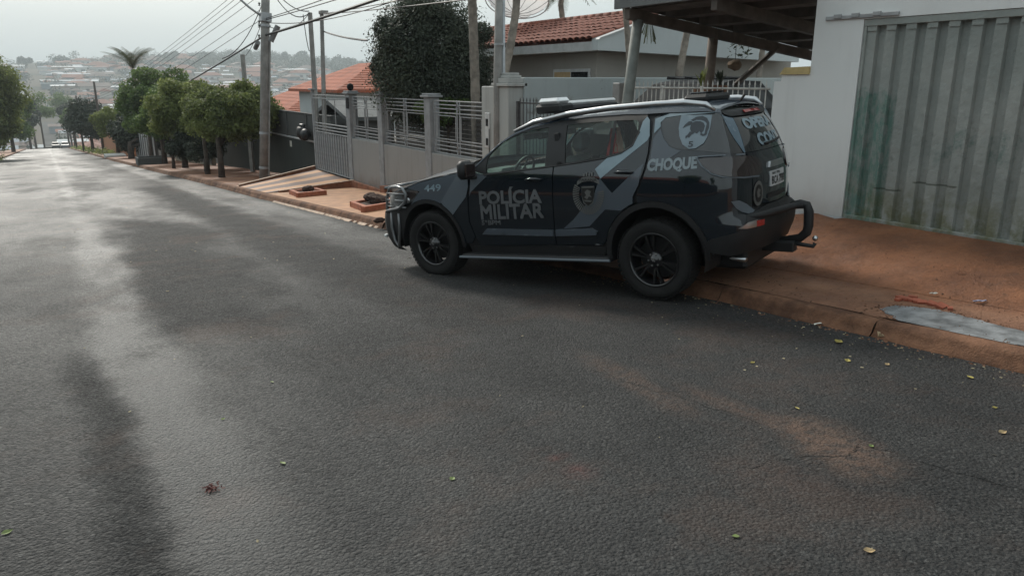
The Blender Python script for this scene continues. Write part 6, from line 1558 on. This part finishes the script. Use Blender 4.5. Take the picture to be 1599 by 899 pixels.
# shield with an eagle on the quarter window
QW = [c for c in car.children if c.name.startswith("quarter_panel")][0]
panel("shield", [(3.065, 1.712), (3.395, 1.700), (3.385, 1.59), (3.36, 1.51), (3.33, 1.46), (3.26, 1.418), (3.20, 1.415), (3.13, 1.455), (3.085, 1.53), (3.065, 1.60)], C_SHD, QW, off=.014, depth=.0)
def eu(u, v): return (3.065 + .33 * u + .02 * v, 1.425 + .285 * v)     # u right, v up within the shield
eag = [[(.10, .60), (.14, .70), (.26, .80), (.36, .80), (.40, .74), (.34, .69), (.22, .66)],
       [(.32, .84), (.46, .93), (.62, .95), (.78, .88), (.88, .74), (.90, .58), (.86, .48), (.84, .62), (.78, .74), (.70, .80), (.60, .83), (.48, .84), (.40, .80)],
       [(.36, .74), (.46, .80), (.60, .79), (.70, .74), (.76, .64), (.74, .50), (.68, .42), (.62, .50), (.56, .42), (.50, .46), (.44, .42), (.38, .50), (.34, .60)],
       [(.80, .70), (.86, .62), (.86, .40), (.82, .36), (.78, .40), (.79, .56)],
       [(.36, .50), (.30, .40), (.24, .36), (.26, .28), (.32, .34), (.36, .30), (.42, .40), (.46, .42)],
       [(.66, .46), (.74, .40), (.80, .42), (.82, .36), (.74, .34), (.66, .38)]]
flat("eagle", [[eu(u, v) for u, v in P_] for P_ in eag], C_SHK, QW, .017)
text_on("shield_number", "5", 3.19, 3.235, 1.432, 1.482, C_SHK, QW, off=.017, bold=.02)
for o in [c for c in QW.children if c.name.startswith("shield")][:1]: pass
# round crest on the tailgate
ring = [[(4.0 + .085 * math.cos(a), .97 + .115 * math.sin(a)) for a in np.linspace(0, 6.283, 25)[:-1]]]
flat("round_crest", ring, C_CRS, tg, .006)
flat("round_crest_field", [[(4.0 + .058 * math.cos(a), .97 + .082 * math.sin(a)) for a in np.linspace(0, 6.283, 25)[:-1]]], C_CRK, tg, .009)
flat("round_crest_mark", [[(3.975, .94), (4.0, .93), (4.03, .95), (4.01, .97), (4.03, 1.0), (3.99, 1.02), (3.97, .99)]], C_CRS, tg, .011)
# ---- wheels
def make_wheel(y, name="wheel"):
    s_ = -1 if y < 0 else 1
    w = bpy.data.objects.new(name, None); link(w, car)
    prof = [(.262, -.11), (.30, -.128), (.345, -.13), (.368, -.118), (.380, -.095), (.386, -.05), (.386, .05), (.380, .095), (.368, .118), (.345, .13), (.30, .128), (.262, .11), (.258, .0)]
    q = B().lathe(prof, 48, 'y'); t_ = q.build("tyre", C_TYR, w, smooth=True)
    q = B()
    for i in range(56):
        A = 2 * math.pi * i / 56
        for (a, b_, sh) in [(-.115, -.03, 0), (-.025, .025, .03), (.03, .115, 0)]:
            M = Matrix.Rotation(A + sh, 4, 'Y'); q.box((-.016, a, .380), (.015, b_, .3895), M)
        
    q.build("tread", C_TYR, w)["kind"] = "stuff"
    rim = bpy.data.objects.new("rim", None); link(rim, w)
    o_ = s_
    q = B().lathe([(.262, .118 * o_), (.255, .122 * o_), (.243, .112 * o_), (.232, .06 * o_), (.228, -.06 * o_), (.262, -.11 * o_)], 48, 'y'); q.build("rim_barrel", C_RIM, rim, smooth=True)
    q = B().lathe([(.0, -.03 * o_), (.2, -.03 * o_)], 24, 'y'); q.build("brake_disc", C_PLS, rim)
    for i in range(6):
        q = B()
        for dlt in (-.13, .13):
            A0 = i * math.pi / 3 + dlt * .35 + .1; A1 = i * math.pi / 3 + dlt * 1.35 + .1
            P0 = Vector((math.cos(A0) * .055, .085 * o_, math.sin(A0) * .055)); P1 = Vector((math.cos(A1) * .236, .105 * o_, math.sin(A1) * .236))
            d = (P1 - P0).normalized(); n_ = Vector((-d.z, 0, d.x)); dn = Vector((0, -.03 * o_, 0))
            V = []
            for P_, w_ in ((P0, .014), (P0.lerp(P1, .5) + Vector((0, .012 * o_, 0)), .013), (P1, .019)):
                V += [P_ - n_ * w_ + dn, P_ - n_ * w_ * .6, P_ + n_ * w_ * .6, P_ + n_ * w_ + dn]
            Fc = []
            for k in range(2):
                for j in range(3): Fc.append((k * 4 + j, k * 4 + j + 1, k * 4 + 5 + j, k * 4 + 4 + j))
            q.add(V, Fc)
        q.build("spoke", C_RIM, rim, fix=True)
    B().lathe([(.0, .118 * o_), (.034, .115 * o_), (.040, .10 * o_), (.075, .09 * o_), (.078, .05 * o_)], 20, 'y').build("hub_cap", C_RIM, rim, smooth=True)
    mk("hub_badge", [(-.022, .1195 * o_, -.007), (-.008, .1195 * o_, -.007), (-.008, .1195 * o_, -.012), (.008, .1195 * o_, -.012), (.008, .1195 * o_, -.007), (.024, .1195 * o_, -.007), (.020, .1195 * o_, .007), (.008, .1195 * o_, .007), (.008, .1195 * o_, .012), (-.008, .1195 * o_, .012), (-.008, .1195 * o_, .007), (-.026, .1195 * o_, .007)], [tuple(range(12))], C_CHR, rim)
    for i in range(6):
        A = i * math.pi / 3 + .6; B().lathe([(.0, .006 * o_), (.009, .004 * o_), (.010, -.02 * o_)], 8, 'y', (math.cos(A) * .060, .098 * o_, math.sin(A) * .060)).build("wheel_nut", C_CHR, rim)
    return w
for (x, y) in [(0, -.785), (0, .785), (WB, -.785), (WB, .785)]:
    w = make_wheel(y); w.location = (x, y, .383); w.rotation_euler = (0, rnd.uniform(0, .5), 0)
# wheel housings and underbody
for s_ in (1, -1):
    for (cx, cz1, r_) in [(0, .40, .475), (WB + .03, .42, .495)]:
        q = B(); rows = [[Vector((cx + r_ * math.cos(R(a)), y, cz1 + r_ * math.sin(R(a)))) for a in range(-14, 195, 12)] for y in (-.905 * s_, -.52 * s_)]
        q.sheet(rows); n0 = len(rows[0]); q.F.append(tuple(range(n0, 2 * n0))); q.build("wheel_housing", C_PLS, car)
B().cbox((-.85, -.50, .26), (3.6, .50, .50), .03).build("underbody", C_PLS, car)
B().cbox((.52, -.84, .30), (2.30, .84, .46), .03).build("floor_pan", C_PLS, car)
B().tube([(3.1, -.42, .36), (3.60, -.50, .36)], .026, 10).build("exhaust_pipe", C_CHR, car, smooth=True)
B().tube([(WB, -.7, .37), (WB, .7, .37)], .05, 8).build("axle", C_PLS, car)
# ---- bull bar at the front
bbm = bpy.data.objects.new("bull_bar", None); link(bbm, car)
LP = [(-1.0, .62, .70), (-.98, .62, .86), (-.91, .64, .98), (-.74, .76, 1.02), (-.52, .885, 1.045), (-.37, .945, 1.035), (-.31, .955, .97), (-.34, .955, .87), (-.48, .92, .79), (-.80, .79, .735), (-1.0, .62, .70)]
for s_ in (-1, 1):
    B().tube([(x, y * s_, z) for x, y, z in LP], .019, 8, False).build("loop_tube", C_TUB, bbm, smooth=True)
    for z in (.785, .865, .945):
        B().tube([(-.98, .62 * s_, z - .02), (-.78, .77 * s_, z), (-.52, .90 * s_, z + .015), (-.34, .95 * s_, z + .02)], .011, 6).build("lamp_guard_bar", C_TUB, bbm, smooth=True)
    B().tube([(-.74, .80 * s_, .73), (-.76, .80 * s_, .53), (-.72, .81 * s_, .37), (-.64, .83 * s_, .30), (-.56, .87 * s_, .50), (-.53, .885 * s_, .72)], .017, 8).build("lower_tube", C_TUB, bbm, smooth=True)
for z in (.78, .88, .99): B().tube([(-1.0, -.62, z), (-1.05, 0, z), (-1.0, .62, z)], .017, 8).build("cross_bar", C_TUB, bbm, smooth=True)
rows = []
for z, xf in [(.70, -1.03), (.60, -1.055), (.50, -1.05), (.38, -1.02), (.29, -.955), (.25, -.88)]:
    rows.append([Vector(q_) for q_ in [(xf + .34, -.80, z), (xf + .16, -.76, z), (xf + .03, -.66, z), (xf, -.50, z), (xf - .015, 0, z), (xf, .50, z), (xf + .03, .66, z), (xf + .16, .76, z), (xf + .34, .80, z)]])
B().sheet(rows).build("push_board", C_PLS, bbm, smooth=True, fix=True)
B().sheet([[v + Vector((.06, 0, 0)) for v in rows[-1]], rows[-1]]).build("board_lip", C_PLS, bbm)
B().cbox((-1.075, -.66, .36), (-1.03, -.60, .40), .008).build("clearance_lamp", C_WHT, bbm)

# ---- rear guard and tow ball
rgd = bpy.data.objects.new("rear_guard", None); link(rgd, car)
B().tube([(3.62, -.62, .775), (3.74, -.48, .785), (3.82, -.25, .795), (3.88, 0, .80), (3.97, .05, .80)], .033, 12).build("cross_tube", C_PLS, rgd, smooth=True)
B().tube([(3.84, .05, .795), (3.92, .05, .815), (3.98, .05, .80), (4.00, .05, .74), (4.00, .05, .60), (3.985, .05, .54), (3.92, .05, .48), (3.72, .05, .44)], [.036, .038, .042, .045, .045, .045, .042, .04], 14).build("guard_loop", C_PLS, rgd, smooth=True)
B().cbox((3.5, -.07, .36), (3.90, .05, .46), .01).build("tow_bracket", C_PLS, rgd)
B().tube([(3.85, .0, .44), (3.98, .03, .42), (4.05, .04, .41), (4.065, .05, .44)], .020, 8).build("tow_arm", C_PLS, rgd, smooth=True)
B().ico((4.065, .05, .485), .027, 3).build("tow_ball", C_CHR, rgd, smooth=True)
# ---- mirrors
for s_ in (1, -1):
    m_ = B().cbox((-.075, -.10, -.10), (.06, .11, .10), .045); V = []
    for v in m_.V: V.append(Vector((max(v.x, -.07), v.y * 1.0, v.z)) + Vector((.70, -1.03 * s_, 1.255)))
    m_.V = V; mo = m_.build("side_mirror", C_PLS, car, smooth=True)
    B().cbox((.765, -1.03 * s_ - .08, 1.18), (.778, -1.03 * s_ + .08, 1.33), .01).build("mirror_glass", C_LENS, mo)
    B().tube([(.72, -.98 * s_, 1.17), (.76, -.86 * s_, 1.165)], .025, 8).build("mirror_arm", C_PLS, mo)
# ---- roof rails, light bar, rear lamp pod
for s_ in (1, -1):
    P_ = [(1.16, 1.640), (1.40, 1.725), (1.8, 1.785), (2.3, 1.822), (2.8, 1.835), (3.1, 1.832), (3.32, 1.805), (3.44, 1.750)]
    q = [S(a, min(z, 1.70), 0) for a, z in P_]; q = [Vector((p.x, p.y * s_, z - .012)) for p, (a, z) in zip(q, P_)]
    B().tube(q, [.016, .026, .030, .030, .030, .030, .028, .014], 10).build("roof_rail", C_CHR, car, smooth=True)
lb = bpy.data.objects.new("light_bar", None); link(lb, car)
B().cbox((1.45, -.60, 1.80), (1.68, .64, 1.855), .02).build("base", C_PLS, lb)
B().cbox((1.40, -.66, 1.79), (1.73, -.40, 1.885), .025).build("end_block", C_PLS, lb)
B().cbox((1.43, -.65, 1.878), (1.70, -.42, 1.945), .03).build("dome", C_CLR, lb)
B().cbox((1.47, -.40, 1.858), (1.66, .62, 1.905), .02).build("centre_lens", C_WHT, lb)
pod = B().cbox((2.86, -.22, 1.80), (3.12, .36, 1.885), .03).build("rear_light_bar", C_PLS, car)
B().cbox((2.90, -.16, 1.887), (3.08, .30, 1.905), .01).build("pod_lid", C_BLK, pod)
B().tube([(3.35, 0, 1.80), (3.40, 0, 1.86)], .012, 6).build("antenna", C_PLS, car)
# ---- cabin
for (x, y) in [(1.35, -.38), (1.35, .38)]:
    s_ = bpy.data.objects.new("front_seat", None); link(s_, car)
    B().cbox((x - .25, y - .25, .62), (x + .25, y + .25, .80), .05).build("seat_cushion", C_SEAT, s_)
    M = Matrix.Translation((x + .25, y, .78)) @ Matrix.Rotation(R(14), 4, 'Y')
    q = B().cbox((-.06, -.24, 0), (.07, .24, .58), .05); q.V = [M @ v for v in q.V]; q.build("seat_back", C_SEAT, s_)
    q = B().cbox((-.05, -.13, .62), (.06, .13, .82), .05); q.V = [M @ v for v in q.V]; q.build("headrest", C_SEAT, s_)
rs = bpy.data.objects.new("rear_seat", None); link(rs, car)
B().cbox((2.0, -.68, .64), (2.45, .68, .82), .05).build("seat_cushion", C_SEAT, rs)
q = B().cbox((2.42, -.68, .78), (2.54, .68, 1.28), .05).build("seat_back", C_SEAT, rs)
for y in (-.42, .42): B().cbox((2.44, y - .13, 1.29), (2.54, y + .13, 1.47), .045).build("headrest", C_SEAT, rs)
ds_ = B().cbox((.42, -.74, .95), (.92, .74, 1.16), .06).build("dashboard", C_PLS, car)
B().cbox((.62, -.62, 1.14), (.90, -.20, 1.22), .04).build("instrument_hood", C_PLS, ds_)
sw = bpy.data.objects.new("steering_wheel", None); link(sw, car)
M = Matrix.Translation((1.00, -.38, 1.17)) @ Matrix.Rotation(R(-64), 4, 'Y')
B().tube([M @ Vector((.185 * math.cos(a), .185 * math.sin(a), 0)) for a in np.linspace(0, 6.283, 29)], .015, 6, False).build("wheel_rim", C_PLS, sw, smooth=True)
q = B().ico((0, 0, 0), .06, 2, 0, (1, 1, .4)); q.V = [M @ v for v in q.V]; q.build("wheel_hub", C_PLS, sw, smooth=True)
B().tube([M @ Vector((-.17, 0, 0)), M @ Vector((.17, 0, 0))], .012, 5).build("wheel_spoke", C_PLS, sw)
loft("headliner", [(a, z - .05) for a, z in roofl], simple("pale_headliner", (0.30, 0.31, 0.30), .9), crown=.02, off=-.03)
B().cbox((1.02, -.10, 1.50), (1.05, .12, 1.57), .01).build("rear_view_mirror", C_PLS, car)
for y in (-.36, .36): B().cbox((1.12, y - .17, 1.52), (1.16, y + .17, 1.60), .01).build("sun_visor", C_SEAT, car)
B().cbox((1.70, -.775, .60), (1.76, -.70, 1.60), .01).build("inner_pillar", C_PLS, car)
B().cbox((1.70, .70, .60), (1.76, .775, 1.60), .01).build("inner_pillar", C_PLS, car)
# hanging cloths seen through the rear window
q = B(); rows = []
for i in range(7):
    z = 1.60 - i * .055; rows.append([Vector((2.12 + .06 * (k / 5 - .5) * (1 + i * .35), -.30 + .015 * math.sin(k * 2.1 + i), z)) for k in range(6)])
q.sheet(rows); q.build("hanging_cloth", simple("red_cloth", (0.60, 0.07, 0.07), .9), car)
q = B(); rows = []
for i in range(6):
    z = 1.61 - i * .05; rows.append([Vector((2.19 + .05 * (k / 4 - .5) * (1 + i * .2), -.31 + .015 * math.sin(k * 2.7 + i), z)) for k in range(5)])
q.sheet(rows); q.build("hanging_cloth", simple("tan_cloth", (0.55, 0.33, 0.26), .9), car)

# ------------------------------------------------------------------ haze over the town
x0, x1, y0, y1, z0, z1 = -900, 1250, -60, 2250, -70, 135
hz_o = B().box((x0, y0, z0), (x1, y1, z1)).build("haze", None)
hm_ = bpy.data.materials.new("haze"); hm_.use_nodes = True; nt = hm_.node_tree
nt.nodes.remove(nt.nodes["Principled BSDF"]); pv = nt.nodes.new("ShaderNodeVolumePrincipled")
pv.inputs["Color"].default_value = (0.82, 0.90, 0.94, 1); pv.inputs["Density"].default_value = 0.00042
pv.inputs["Anisotropy"].default_value = 0.2
nt.links.new(pv.outputs[0], nt.nodes["Material Output"].inputs["Volume"])
hz_o.data.materials.append(hm_); tag(hz_o, kind="stuff")
